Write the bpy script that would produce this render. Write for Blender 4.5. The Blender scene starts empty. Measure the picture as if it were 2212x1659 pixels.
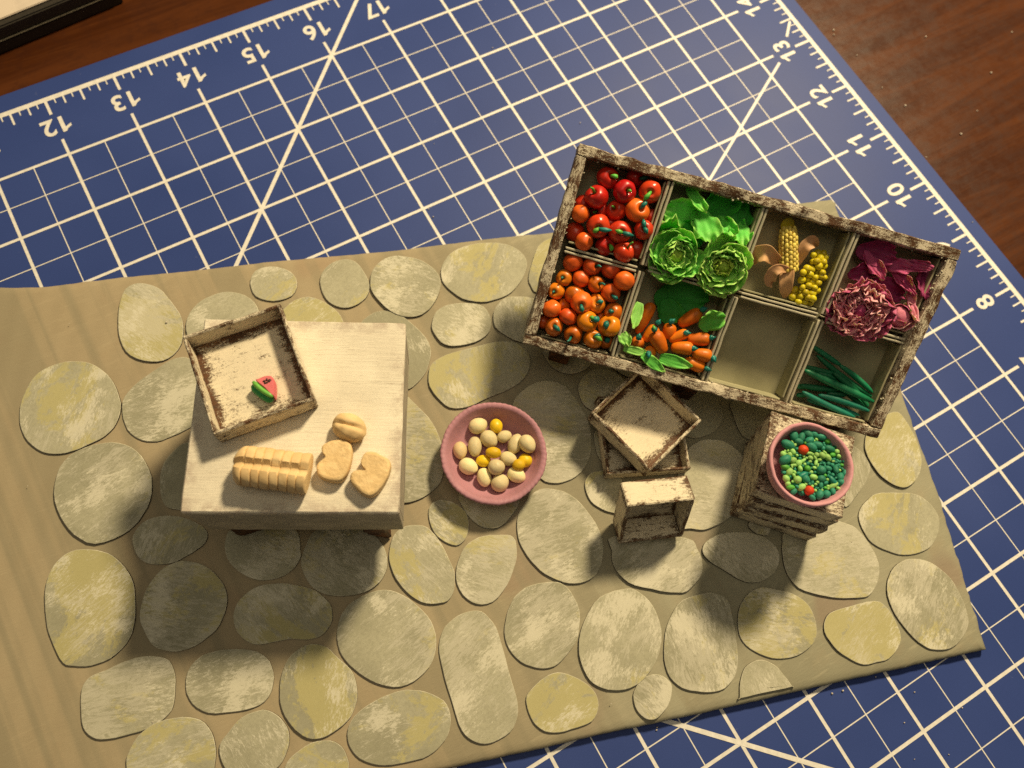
import bpy, bmesh, math, random
from mathutils import Vector as V, Matrix, noise
from mathutils.geometry import delaunay_2d_cdt
random.seed(7)
SC = bpy.context.scene
SC.unit_settings.system = 'IMPERIAL'
SC.unit_settings.scale_length = 0.0254          # 1 unit = 1 inch; the cutting mat's ruler sets the scale
COL = SC.collection

# ------------------------------------------------------------------ camera (calibrated on the mat's inch grid)
FPX, CX, CY = 1735.9, 1106.0, 829.5
CAMP = V((13.3815, 7.3606, 9.9636))
RX = V((0.86813735, -0.49024839, 0.07742132))
RY = V((-0.43994729, -0.83231412, -0.3371937))
RZ = V((0.22974752, 0.25866915, -0.93824642))
cam = bpy.data.cameras.new('camera'); camo = bpy.data.objects.new('camera', cam); COL.objects.link(camo)
cam.sensor_width = 36; cam.lens = FPX / 2212 * 36
m = Matrix((RX, -RY, -RZ)).transposed().to_4x4(); m.translation = CAMP
camo.matrix_world = m
cam.clip_start = .1; cam.clip_end = 400
cam.dof.use_dof = True; cam.dof.focus_distance = 9.3; cam.dof.aperture_fstop = .34
SC.camera = camo

# ------------------------------------------------------------------ light: one warm room lamp, dim warm room, added overhead fill
w = bpy.data.worlds.new('World'); SC.world = w; w.use_nodes = True
w.node_tree.nodes['Background'].inputs[0].default_value = (1, .84, .60, 1)
w.node_tree.nodes['Background'].inputs[1].default_value = .080
LAMP = V((35, 21, 26))
la = bpy.data.lights.new('room_lamp', 'AREA'); la.shape = 'DISK'; la.size = 4.4; la.energy = 17300; la.color = (1, .80, .49)
lo = bpy.data.objects.new('room_lamp', la); COL.objects.link(lo); lo.location = LAMP
lo.rotation_euler = (V((16, 9, 0)) - LAMP).to_track_quat('-Z', 'Y').to_euler()
lc = bpy.data.lights.new('overhead_fill', 'AREA'); lc.shape = 'DISK'; lc.size = 50; lc.energy = 8400; lc.color = (1, .86, .62)  # wide dim fill added overhead to lift the shadows, not a real fixture
lco = bpy.data.objects.new('overhead_fill', lc); COL.objects.link(lco); lco.location = (12, 14, 75)
SC.view_settings.view_transform = 'Standard'; SC.view_settings.look = 'None'
SC.view_settings.exposure = 0; SC.view_settings.gamma = 1; SC.view_settings.use_curve_mapping = False
SC.render.engine = 'CYCLES'
SC.cycles.use_denoising = False
SC.cycles.max_bounces = 8; SC.cycles.diffuse_bounces = 4; SC.cycles.glossy_bounces = 3

# ------------------------------------------------------------------ small helpers
def ray(x, y): return RX * ((x - CX) / FPX) + RY * ((y - CY) / FPX) + RZ
def at(x, y, z):                                 # a point at height z (inches above the mat)
    d = ray(x, y); return CAMP + d * ((z - CAMP.z) / d.z)
def on_plane(x, y, p, n):
    d = ray(x, y); return CAMP + d * ((p - CAMP).dot(n) / d.dot(n))
def inch(px, p): return px * (p - CAMP).dot(RZ) / FPX
def nz(p, s=1.0, o=0.0): return noise.noise(V((p[0] * s + o, p[1] * s + o * 1.7, p[2] * s - o)))
_o = 'first second third fourth fifth sixth seventh eighth ninth'.split()
ORD = _o + 'tenth eleventh twelfth thirteenth fourteenth fifteenth sixteenth seventeenth eighteenth nineteenth'.split()
for _a, _b in (('twenty', 'twentieth'), ('thirty', 'thirtieth'), ('forty', 'fortieth'), ('fifty', 'fiftieth'), ('sixty', 'sixtieth')): ORD += [_b] + [_a + '-' + q for q in _o]

def tag(o, label=None, cat=None, group=None, kind=None):
    if label: o['label'] = label
    if cat: o['category'] = cat
    if group: o['group'] = group
    if kind: o['kind'] = kind
    return o
def empty(name, loc, label=None, cat=None, group=None):
    o = bpy.data.objects.new(name, None); COL.objects.link(o); o.location = loc; o.empty_display_size = .1
    return tag(o, label, cat, group)
def wm(o):                                       # world matrix from the local chain (nothing evaluated yet)
    return wm(o.parent) @ o.matrix_local if o.parent else (o.matrix_basis if o.type else o.matrix_basis)
def link(name, me, mat, parent=None, M=None):
    o = bpy.data.objects.new(name, me); COL.objects.link(o)
    if mat and not me.materials: me.materials.append(mat)
    M = M or Matrix()
    if parent:
        o.parent = parent
        pm = WM[parent.name] if parent.name in WM else parent.matrix_basis.copy()
        o.matrix_basis = pm.inverted() @ M
    else: o.matrix_basis = M
    WM[o.name] = M
    return o
WM = {}
def mesh(vs, fs, smooth=True):
    me = bpy.data.meshes.new('m'); me.from_pydata([tuple(v) for v in vs], [], fs); me.update()
    if smooth: me.polygons.foreach_set('use_smooth', [True] * len(me.polygons))
    return me
def from_bm(bm, smooth=True):
    me = bpy.data.meshes.new('m'); bm.to_mesh(me); bm.free()
    if smooth: me.polygons.foreach_set('use_smooth', [True] * len(me.polygons))
    return me
def frame(o, x, z):                              # matrix with given x axis and (near) z axis
    x = x.normalized(); y = z.cross(x).normalized(); z = x.cross(y)
    M = Matrix((x, y, z)).transposed().to_4x4(); M.translation = o
    return M
def box_mesh(l, wd, h, seg=.09, jit=.006, bev=.012, seed=0, s=5.0):
    """a board with softened edges and hand-cut unevenness, centred"""
    bm = bmesh.new(); bmesh.ops.create_cube(bm, size=1)
    for v in bm.verts: v.co = V((v.co.x * l, v.co.y * wd, v.co.z * h))
    b = min(bev, wd * .3, h * .3)
    bmesh.ops.bevel(bm, geom=bm.edges[:], offset=b, segments=1, affect='EDGES')
    n = max(1, int(l / seg))
    for ax, ln in ((0, l), (1, wd), (2, h)):
        k = int(ln / seg)
        for i in range(1, k):
            c = -ln / 2 + ln * i / k
            no = V((0, 0, 0)); no[ax] = 1; p = V((0, 0, 0)); p[ax] = c
            bmesh.ops.bisect_plane(bm, geom=bm.verts[:] + bm.edges[:] + bm.faces[:], plane_co=p, plane_no=no)
    for v in bm.verts:
        q = v.co.copy()
        v.co += V((nz(q, s, seed), nz(q, s, seed + 31), nz(q, s, seed + 57))) * jit + V((nz(q, s * 4, seed), nz(q, s * 4, seed + 11), nz(q, s * 4, seed + 23))) * jit * .5
    me = from_bm(bm, True)
    return sharp(me)
def sharp(me, ang=35):
    try: me.set_sharp_from_angle(angle=math.radians(ang))
    except Exception: pass
    return me
def beam(name, a, b, up, wd, h, mat, parent, seed=0, jit=.006, ext=0):
    l = (b - a).length + ext
    return link(name, box_mesh(l, wd, h, jit=jit, seed=seed), mat, parent, frame((a + b) / 2, b - a, up))
def blob_mesh(rx, ry, rz, k=.04, s=3, seed=0, nu=18, nv=12, pear=0.0):
    vs = []; fs = []
    for j in range(nv + 1):
        th = math.pi * j / nv
        for i in range(nu):
            ph = 2 * math.pi * i / nu
            d = V((math.sin(th) * math.cos(ph), math.sin(th) * math.sin(ph), math.cos(th)))
            r = 1 + k * nz(d, s, seed)
            r2 = 1 - pear * d.x
            vs.append(V((d.x * rx, d.y * ry * r2, d.z * rz * r2)) * r)
    for j in range(nv):
        for i in range(nu):
            a = j * nu + i; b = j * nu + (i + 1) % nu
            fs.append((a, a + nu, b + nu, b))
    return mesh(vs, fs)
def tube_mesh(pts, rad, n=10, seed=0, k=.05):
    pts = [V(p) for p in pts]; vs = []; fs = []
    up = V((.3, .2, 1)).normalized()
    for i, p in enumerate(pts):
        t = (pts[min(i + 1, len(pts) - 1)] - pts[max(i - 1, 0)]).normalized()
        a = t.cross(up).normalized(); b = a.cross(t)
        for j in range(n):
            an = 2 * math.pi * j / n
            q = p + (a * math.cos(an) + b * math.sin(an)) * rad[i]
            vs.append(q + (q - p) * k * nz(q, 14, seed))
    for i in range(len(pts) - 1):
        for j in range(n):
            a = i * n + j; b = i * n + (j + 1) % n
            fs.append((a, b, b + n, a + n))
    fs.append(tuple(range(n - 1, -1, -1))); fs.append(tuple(range((len(pts) - 1) * n, len(pts) * n)))
    return mesh(vs, fs)
def lathe_mesh(prof, n=56, wob=.01, seed=0, flute=None):
    vs = []; fs = []
    for (r, z) in prof:
        for i in range(n):
            a = 2 * math.pi * i / n
            d = V((math.cos(a), math.sin(a), z))
            rr = r * (1 + wob * nz(d, 1.6, seed) + wob * .5 * nz(d, 6, seed))
            zz = z + wob * .35 * nz(d, 2.2, seed + 9)
            if flute and r > flute[0]: rr += flute[1] * math.cos(i * math.pi / 2); zz += flute[1] * math.sin(i * math.pi / 2 + nz(d, 3))
            vs.append(V((rr * d.x, rr * d.y, zz)))
    for j in range(len(prof) - 1):
        for i in range(n):
            a = j * n + i; b = j * n + (i + 1) % n
            fs.append((a, b, b + n, a + n))
    fs.append(tuple(range(n - 1, -1, -1)))
    fs.append(tuple(range((len(prof) - 1) * n, len(prof) * n)))
    return mesh(vs, fs)
def smooth_loop(pts, k=4):
    n = len(pts); out = []
    for i in range(n):
        p0, p1, p2, p3 = pts[i - 1], pts[i], pts[(i + 1) % n], pts[(i + 2) % n]
        for j in range(k):
            t = j / k
            out.append(.5 * ((2 * p1) + (p2 - p0) * t + (2 * p0 - 5 * p1 + 4 * p2 - p3) * t * t + (3 * p1 - p0 - 3 * p2 + p3) * t ** 3))
    return out
def leaf_mesh(L, W, curl=.3, cup=.2, ruf=.05, seed=0, nu=9, nv=10, freq=7.0, round_=.6, jag=0.0, taper=False):
    """a leaf lying along +x from the origin, curling up in z, its rim ruffled"""
    vs = []; fs = []
    for i in range(nu + 1):
        u = i / nu
        wd = W * min(1, .28 + 1.35 * u) * (1 - .22 * max(0, (u - .55) / .45) ** 2)
        if taper: wd = W * min(1, .6 + u) * (1.02 - .75 * u ** 3)
        for j in range(nv + 1):
            v = j / nv * 2 - 1
            e = max(abs(v), u) ** 3
            p = V((L * u * (1 - (.10 if taper else .58) * v * v * u * u), wd * v, 0))
            if not taper:                        # a rounded blade: the square grid wrapped onto a disc
                a_ = 2 * u - 1; p = V((L * (.5 + .5 * a_ * math.sqrt(1 - v * v / 2)), W * v * math.sqrt(1 - a_ * a_ / 2) * (.82 + .18 * u), 0))
            p.z = curl * L * u * u + cup * W * v * v * (.4 + .6 * u)
            q = V((u * 2 + seed * 3.1, v * 2, seed))
            p.z += ruf * e * (.55 * math.sin(freq * (v * 1.6 + u * .9) + seed * 2) + 1.5 * noise.noise(q * 3.4)) + ruf * .8 * noise.noise(q * 1.7) * (.3 + e)
            p.x += jag * e * noise.noise(q * 6) + ruf * .5 * e * noise.noise(q * 3.3)
            p.y += jag * e * noise.noise(q * 6 + V((5, 5, 5)))
            vs.append(p)
    for i in range(nu):
        for j in range(nv):
            a = i * (nv + 1) + j
            fs.append((a, a + nv + 1, a + nv + 2, a + 1))
    return mesh(vs, fs)
def solid(o, t=.012, sub=0):
    md = o.modifiers.new('thickness', 'SOLIDIFY'); md.thickness = t; md.offset = 0
    if sub:
        s = o.modifiers.new('smooth', 'SUBSURF'); s.levels = sub; s.render_levels = sub
    return o

# ------------------------------------------------------------------ materials
class NT:
    def __init__(s, name, rough=.6, spec=.4):
        s.m = bpy.data.materials.new(name); s.m.use_nodes = True; s.t = s.m.node_tree
        s.p = s.t.nodes['Principled BSDF']; s.p.inputs['Roughness'].default_value = rough
        s.p.inputs['Specular IOR Level'].default_value = spec
        s.tc = s.t.nodes.new('ShaderNodeTexCoord'); s.oi = s.t.nodes.new('ShaderNodeObjectInfo')
    def n(s, ty, **k):
        o = s.t.nodes.new('ShaderNode' + ty)
        for a, b in k.items(): setattr(o, a, b)
        return o
    def l(s, a, b): s.t.links.new(a, b)
    def co(s, scale=(1, 1, 1), kind='Object', rnd=True, rot=(0, 0, 0)):
        mp = s.n('Mapping'); mp.inputs['Scale'].default_value = scale; mp.inputs['Rotation'].default_value = rot
        s.l(s.tc.outputs[kind], mp.inputs['Vector'])
        if rnd:
            c = s.n('CombineXYZ'); mm = s.n('Math', operation='MULTIPLY'); mm.inputs[1].default_value = 91.0
            s.l(s.oi.outputs['Random'], mm.inputs[0])
            for i in range(3): s.l(mm.outputs[0], c.inputs[i])
            s.l(c.outputs[0], mp.inputs['Location'])
        return mp.outputs[0]
    def noise(s, co, scale, detail=4, rough=.55, dist=0):
        o = s.n('TexNoise'); o.inputs['Scale'].default_value = scale; o.inputs['Detail'].default_value = detail
        o.inputs['Roughness'].default_value = rough; o.inputs['Distortion'].default_value = dist
        s.l(co, o.inputs['Vector']); return o.outputs['Fac']
    def ramp(s, f, a, b, va=0., vb=1.):
        o = s.n('MapRange'); o.interpolation_type = 'SMOOTHSTEP'
        for i, v in zip(('From Min', 'From Max', 'To Min', 'To Max'), (a, b, va, vb)): o.inputs[i].default_value = v
        s.l(f, o.inputs['Value']); return o.outputs['Result']
    def math(s, op, a, b):
        o = s.n('Math', operation=op)
        for i, v in ((0, a), (1, b)):
            if isinstance(v, (int, float)): o.inputs[i].default_value = v
            else: s.l(v, o.inputs[i])
        return o.outputs[0]
    def mix(s, f, a, b, mode='MIX'):
        o = s.n('Mix', data_type='RGBA', blend_type=mode)
        if isinstance(f, (int, float)): o.inputs['Factor'].default_value = f
        else: s.l(f, o.inputs['Factor'])
        for i, v in ((6, a), (7, b)):
            if isinstance(v, tuple): o.inputs[i].default_value = v + (1,) if len(v) == 3 else v
            else: s.l(v, o.inputs[i])
        return o.outputs[2]
    def col(s, c):
        if isinstance(c, tuple): s.p.inputs['Base Color'].default_value = c + (1,)
        else: s.l(c, s.p.inputs['Base Color'])
    def bump(s, h, st=.3, dist=.02, prev=None):
        b = s.n('Bump'); b.inputs['Strength'].default_value = st; b.inputs['Distance'].default_value = dist
        s.l(h, b.inputs['Height'])
        if prev: s.l(prev, b.inputs['Normal'])
        s.l(b.outputs[0], s.p.inputs['Normal']); return b.outputs[0]
    def rough(s, r):
        s.l(r, s.p.inputs['Roughness'])

def clay(name, c, rough=.5, sss=.0, var=.12, bump=.12, spec=.4, scale=12):
    t = NT(name, rough, spec); co = t.co()
    f = t.ramp(t.noise(co, scale * .5, 3), .3, .7)
    d = tuple(max(0, x * (1 - var)) for x in c); b = tuple(min(1, x * (1 + var)) for x in c)
    c0 = t.mix(f, d, b); hv = t.n('HueSaturation'); t.l(c0, hv.inputs['Color']); t.l(t.ramp(t.oi.outputs['Random'], 0, 1, .80, 1.12), hv.inputs['Value']); t.l(t.ramp(t.oi.outputs['Random'], 0, 1, .495, .506), hv.inputs['Hue']); t.l(hv.outputs[0], t.p.inputs['Base Color']); t.bump(t.noise(co, scale * 3, 3), bump, .01)
    t.rough(t.ramp(t.noise(co, scale * .8, 3), .3, .7, rough * .8, min(1, rough * 1.45)))
    if sss:
        t.p.inputs['Subsurface Weight'].default_value = sss
        t.p.inputs['Subsurface Radius'].default_value = (1, .6, .35); t.p.inputs['Subsurface Scale'].default_value = .03
    return t.m
M = {}
def m_mat():
    t = NT('blue_vinyl', .5, .20); co = t.co(rnd=False)
    a = t.noise(co, .35, 3); b = t.noise(co, 40, 2)
    c = t.mix(t.ramp(a, .3, .7), (.028, .053, .205), (.035, .063, .232))
    sc = t.ramp(t.noise(t.co((1.2, 26, 1), rnd=False, rot=(0, 0, .5)), 1.5, 5, .6), .69, .78)
    dust = t.ramp(t.noise(co, 9, 5, .7), .66, .80, 0, .40)
    c = t.mix(t.math('MULTIPLY', sc, .10), c, (.3, .32, .45)); c = t.mix(t.math('MULTIPLY', dust, .55), c, (.35, .36, .42))
    t.col(c); t.rough(t.ramp(a, .3, .7, .46, .54)); t.bump(b, .08, .004); return t.m
def m_print():
    t = NT('white_ink', .5, .4); co = t.co(rnd=False)
    t.col(t.mix(t.ramp(t.noise(co, 14, 4, .65), .35, .7), (.68, .66, .61), (.80, .78, .73))); return t.m
def m_card():
    t = NT('painted_cardboard', .75, .25); co = t.co(rnd=False)
    ang = -.36
    a = t.noise(co, .55, 4, .6); b = t.noise(co, 2.2, 5, .6); br = t.noise(t.co((1, 7, 1), rnd=False, rot=(0, 0, .45)), 2.6, 5, .65)
    c = t.mix(t.ramp(a, .35, .65), (.268, .256, .178), (.335, .320, .226))
    c = t.mix(t.ramp(b, .52, .72, 0, .5), c, (.31, .26, .17)); c = t.mix(t.ramp(br, .52, .70, 0, .65), c, (.39, .365, .255))
    c = t.mix(t.ramp(t.noise(co, .8, 2), .60, .72, 0, .5), c, (.25, .165, .125))
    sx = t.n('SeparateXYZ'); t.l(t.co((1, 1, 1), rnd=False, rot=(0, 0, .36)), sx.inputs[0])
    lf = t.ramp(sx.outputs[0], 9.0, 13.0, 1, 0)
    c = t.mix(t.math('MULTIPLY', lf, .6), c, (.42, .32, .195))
    wv0 = t.noise(t.co((3.6, .006, 1), rnd=False, rot=(0, 0, .49)), 1.0, 3, .5)
    c = t.mix(t.math('MULTIPLY', t.ramp(wv0, .45, .60, 0, .55), t.ramp(sx.outputs[0], 11, 16, 1, .15)), c, (.25, .225, .15))
    c = t.mix(t.ramp(t.noise(co, 30, 6, .8), .60, .72, 0, .5), c, (.19, .165, .11)); c = t.mix(t.ramp(t.noise(t.co((2, 9, 1), rnd=False, rot=(0, 0, 1.1)), 5, 8, .85), .60, .70, 0, .5), c, (.44, .415, .31))
    t.col(c)
    wv = t.n('TexWave', wave_type='BANDS', bands_direction='X'); wv.inputs['Scale'].default_value = 1.15; wv.inputs['Distortion'].default_value = .15
    t.l(t.co((1, 1, 1), rnd=False, rot=(0, 0, .49)), wv.inputs['Vector'])
    n1 = t.bump(wv.outputs['Fac'], .10, .03); t.bump(t.noise(t.co((1, 5, 1), rnd=False, rot=(0, 0, .45)), 9, 5, .7), .35, .012, n1); return t.m
def m_stone():
    t = NT('painted_stone_card', .75, .25); co = t.co(); rr = t.oi.outputs['Random']
    vr = t.n('VectorRotate', rotation_type='Z_AXIS'); t.l(t.tc.outputs['Object'], vr.inputs['Vector']); t.l(t.math('MULTIPLY', rr, 37.0), vr.inputs['Angle'])
    def brush(sx, sy, off):
        mp = t.n('Mapping'); mp.inputs['Scale'].default_value = (sx, sy, 1); mp.inputs['Location'].default_value = (off, off * 2, 0)
        t.l(vr.outputs[0], mp.inputs['Vector']); ad = t.n('VectorMath', operation='ADD'); t.l(mp.outputs[0], ad.inputs[0])
        c_ = t.n('CombineXYZ'); t.l(t.math('MULTIPLY', rr, 53.0), c_.inputs[0]); t.l(t.math('MULTIPLY', rr, 71.0), c_.inputs[1]); t.l(c_.outputs[0], ad.inputs[1]); return ad.outputs[0]
    g = t.noise(co, 1.2, 3); f = t.noise(co, 8, 7, .75)
    c = t.mix(t.ramp(t.math('ADD', g, t.ramp(rr, 0, 1, -.12, .14)), .38, .66), (.325, .315, .222), (.425, .412, .298))
    c = t.mix(t.ramp(t.noise(co, 26, 8, .8), .44, .60, 0, .36), c, (.25, .24, .17))
    rv = t.n('Math', operation='FRACT'); t.l(t.math('MULTIPLY', rr, 7.31), rv.inputs[0])
    y = t.math('ADD', t.noise(brush(.9, 1.5, 3), 1.0, 7, .72, .5), t.ramp(rv.outputs[0], 0, 1, -.08, .09))
    y = t.math('ADD', y, t.math('MULTIPLY', t.math('SUBTRACT', t.noise(co, 20, 6, .8), .5), .22))
    c = t.mix(t.ramp(y, .515, .57, 0, .72), c, (.475, .432, .19))
    st = t.noise(brush(1.3, 6, 1), 3.4, 10, .88, 1.2)
    rw = t.n('Math', operation='FRACT'); t.l(t.math('MULTIPLY', rr, 13.7), rw.inputs[0])
    st2 = t.math('ADD', t.math('ADD', st, t.math('MULTIPLY', t.math('SUBTRACT', t.noise(co, 1.5, 2), .5), .55)), t.ramp(rw.outputs[0], 0, 1, -.06, .07))
    c = t.mix(t.ramp(st2, .52, .60, 0, .58), c, (.58, .555, .45))
    sp = t.math('ADD', t.noise(brush(1.5, 4, 7), 9, 10, .88), t.math('MULTIPLY', t.math('SUBTRACT', t.noise(co, 1.9, 2), .5), .75))
    c = t.mix(t.ramp(sp, .555, .615, 0, .78), c, (.66, .635, .51))
    t.col(c); b = t.bump(st, .18, .012); t.bump(sp, .3, .010, b); return t.m
def m_worn(name='worn_white_wood', cream=(.72, .645, .49), amt=.0, brown=(.115, .048, .018), dark=(.028, .016, .010), scale=1.0, EW=.105):
    t = NT(name, .72, .3); co = t.co(); gl = t.co((.8, 3.6, 3.6))
    # distance to the board's own edges: the paint has rubbed off along them
    g = t.n('SeparateXYZ'); t.l(t.tc.outputs['Generated'], g.inputs[0])
    def ed(o): return t.math('SUBTRACT', .5, t.math('ABSOLUTE', t.math('SUBTRACT', o, .5), 0))
    ex, ey = ed(g.outputs[0]), ed(g.outputs[1])
    edge = t.math('MAXIMUM', t.ramp(ex, 0, .16, 1, 0), t.ramp(ey, 0, .20, 1, 0))
    a = t.noise(co, 2.4 * scale, 7, .72, .4); b = t.noise(gl, 7 * scale, 10, .88, .8); f = t.noise(co, 34 * scale, 8, .85)
    w_ = t.math('ADD', t.math('MULTIPLY', a, .60), t.math('MULTIPLY', b, .80)); w_ = t.math('ADD', w_, t.math('MULTIPLY', f, .50))
    w_ = t.math('SUBTRACT', w_, t.math('MULTIPLY', edge, EW))
    cov = t.ramp(w_, .865 - amt, .955 - amt)
    br = t.mix(t.ramp(t.noise(gl, 9, 7, .8), .30, .58), dark, brown)
    br = t.mix(t.ramp(a, .50, .66, 0, .75), br, (.25, .115, .035))
    cr = t.mix(t.ramp(t.noise(gl, 9, 6, .7), .45, .75, 0, .5), cream, tuple(x * .72 for x in cream))
    t.col(t.mix(cov, br, cr)); bb = t.bump(cov, .5, .012); t.bump(f, .35, .012, bb); t.rough(t.ramp(cov, 0, 1, .55, .75)); return t.m
def m_table():
    t = NT('cracked_cream_paint', .7, .3); gl = t.co((.55, 9, 9), rnd=False); co = t.co(rnd=False)
    g = t.noise(gl, 2.6, 8, .72, .25); a = t.noise(co, 1.6, 4)
    c = t.mix(t.ramp(a, .35, .7), (.68, .625, .505), (.79, .735, .60))
    c = t.mix(t.ramp(g, .56, .66, 0, .30), c, (.46, .40, .31)); c = t.mix(t.ramp(t.noise(t.co((2.2, 22, 22), rnd=False), 2.2, 8, .75, .3), .60, .66, 0, .55), c, (.30, .235, .17))
    c = t.mix(t.ramp(t.noise(t.co((1.1, 30, 30), rnd=False), 1.4, 6, .7, .6), .655, .69, 0, .7), c, (.13, .09, .06))
    g2 = t.n('SeparateXYZ'); t.l(t.tc.outputs['Generated'], g2.inputs[0])
    def ed(o): return t.math('SUBTRACT', .5, t.math('ABSOLUTE', t.math('SUBTRACT', o, .5), 0))
    e = t.math('MAXIMUM', t.ramp(ed(g2.outputs[0]), 0, .10, 1, 0), t.ramp(ed(g2.outputs[1]), 0, .10, 1, 0))
    e = t.math('MULTIPLY', e, t.ramp(t.noise(co, 5, 6, .7), .42, .6))
    c = t.mix(t.math('MULTIPLY', e, .75), c, (.44, .36, .29))
    t.col(c); b = t.bump(g, .5, .02); t.bump(t.noise(gl, 9, 6, .8), .35, .012, b); return t.m
def m_desk():
    t = NT('varnished_red_brown_wood', .33, .32); gl = t.co((.10, 1.1, 1), rnd=False, rot=(0, 0, .62)); co = t.co(rnd=False)
    g = t.noise(gl, 2.4, 9, .68, .8); f = t.noise(t.co((.5, 6, 1), rnd=False, rot=(0, 0, .62)), 4, 6, .7); mt = t.noise(co, 5, 5, .7)
    c = t.mix(t.ramp(g, .36, .66), (.046, .0125, .0034), (.085, .025, .0062)); c = t.mix(t.ramp(f, .5, .75, 0, .5), c, (.098, .032, .008))
    c = t.mix(t.ramp(mt, .45, .7, 0, .35), c, (.030, .008, .003))
    t.col(c); t.rough(t.ramp(mt, .3, .7, .24, .32)); t.bump(t.math('ADD', f, mt), .12, .012); return t.m
def m_floor():
    t = NT('olive_painted_card', .65, .3); co = t.co(rnd=False)
    c = t.mix(t.ramp(t.noise(co, 2.2, 4), .35, .68), (.30, .285, .175), (.38, .36, .225)); c = t.mix(t.ramp(t.noise(co, 11, 6, .75), .64, .74, 0, .6), c, (.16, .13, .08))
    t.col(c); t.bump(t.noise(co, 9, 5), .25, .012); return t.m
def m_two(name, a, b, rough=.6, lo=.45, hi=.6, scale=6, bump=.3, det=5):
    t = NT(name, rough, .35); co = t.co(); f = t.noise(co, scale, det, .65)
    t.col(t.mix(t.ramp(f, lo, hi), a, b)); t.bump(t.noise(co, scale * 3, 5), bump, .012); return t.m
def m_leaf(name, base, edge, rough=.5, sss=.4):
    t = NT(name, .62, .25); co = t.co()
    g = t.n('SeparateXYZ'); t.l(t.tc.outputs['Generated'], g.inputs[0])
    e = t.math('MAXIMUM', t.ramp(g.outputs[0], .55, 1, 0, 1), t.ramp(t.math('ABSOLUTE', t.math('SUBTRACT', g.outputs[1], .5), 0), .28, .5, 0, 1))
    e = t.math('MULTIPLY', e, t.ramp(t.noise(co, 5, 4), .3, .6))
    t.col(t.mix(e, base, edge)); t.bump(t.noise(co, 22, 4), .2, .012)
    t.p.inputs['Subsurface Weight'].default_value = sss; t.p.inputs['Subsurface Radius'].default_value = (.6, 1, .4); t.p.inputs['Subsurface Scale'].default_value = .05
    return t.m
M['mat'] = m_mat(); M['print'] = m_print(); M['card'] = m_card(); M['stone'] = m_stone()
M['worn'] = m_worn(amt=.045); M['worn2'] = m_worn('rubbed_white_wood', amt=.045); M['rail'] = m_worn('flaking_tray_wood', amt=-.055, scale=1.8, brown=(.11, .048, .020), EW=.0)
M['worn_in'] = m_worn('grimy_crate_floor', amt=.055, scale=1.3, EW=.24, dark=(.05, .032, .022)); M['div'] = m_worn('flaking_divider_card', cream=(.46, .43, .32), amt=.12, scale=1.8, brown=(.07, .05, .026), EW=0)
M['table'] = m_table(); M['apron'] = m_two('taupe_apron', (.36, .325, .255), (.46, .41, .32), .75, scale=3, bump=.3); M['desk'] = m_desk(); M['floor'] = m_floor()  # apron boards are greyer and darker than the table top
M['stone_edge'] = m_two('rubbed_stone_edge', (.48, .46, .34), (.64, .61, .48), .75, scale=9)
M['leg'] = m_two('dark_brown_wood', (.055, .018, .007), (.14, .05, .015), .6, scale=8, bump=.7)
M['cut'] = m_two('dark_cut_edge', (.035, .028, .02), (.09, .07, .045), .85, scale=14, bump=.6)
M['pink'] = clay('dusty_pink_clay', (.525, .262, .312), .62, .05, .07, .35, .3, 7)
M['egg'] = clay('cream_clay', (.76, .66, .375), .55, .1, .05, .12); M['egg2'] = clay('tan_cream_clay', (.70, .53, .29), .55, .1, .06, .12)
M['yolk'] = clay('bright_yellow_clay', (.80, .53, .014), .45, .1, .06, .1)
M['tom'] = clay('glossy_red_clay', (.56, .026, .010), .26, .08, .10, .04, .55); M['tom2'] = clay('red_orange_clay', (.76, .115, .014), .34, .08, .06, .06, .5)
M['ora'] = clay('orange_clay', (.70, .185, .010), .30, .08, .08, .05, .5); M['yor'] = clay('yellow_orange_clay', (.76, .245, .008), .28, .08, .08, .06, .5)
M['stem'] = clay('light_green_clay', (.12, .44, .06), .4, 0, .1, .1); M['teal'] = clay('teal_clay', (.012, .20, .165), .35, 0, .15, .1)
M['car'] = clay('carrot_orange_clay', (.74, .185, .006), .42, .08, .07, .18)
M['bean'] = clay('deep_green_clay', (.008, .175, .075), .42, .03, .12, .1); M['bean2'] = clay('blue_green_clay', (.010, .19, .13), .42, .03, .1, .1)
M['pea'] = clay('dark_green_clay', (.022, .22, .135), .55, .03, .12, .2); M['pea2'] = clay('pale_green_clay', (.31, .58, .16), .55, .05, .1, .15); M['pea3'] = clay('mid_green_clay', (.09, .38, .05), .5, .05, .1, .15)
M['redp'] = clay('red_pea_clay', (.62, .045, .012), .5, .05, .05, .1)
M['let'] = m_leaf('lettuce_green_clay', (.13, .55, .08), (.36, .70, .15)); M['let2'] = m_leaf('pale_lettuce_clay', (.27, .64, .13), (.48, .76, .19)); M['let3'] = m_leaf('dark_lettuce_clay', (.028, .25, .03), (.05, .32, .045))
M['heart'] = m_leaf('yellow_green_clay', (.36, .56, .07), (.52, .64, .12))
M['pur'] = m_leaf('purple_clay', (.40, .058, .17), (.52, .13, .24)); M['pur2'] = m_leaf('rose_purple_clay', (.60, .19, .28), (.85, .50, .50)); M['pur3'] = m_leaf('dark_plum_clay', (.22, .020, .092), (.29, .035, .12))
M['cob'] = clay('corn_yellow_clay', (.62, .47, .085), .45, .1, .08, .15); M['ker'] = clay('kernel_yellow_clay', (.70, .55, .12), .42, .1, .08, .12)
M['husk'] = clay('tan_husk_clay', (.60, .345, .17), .5, .05, .08, .12); M['grape'] = clay('lemon_yellow_clay', (.60, .50, .015), .28, .15, .06, .05, .5)
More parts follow.
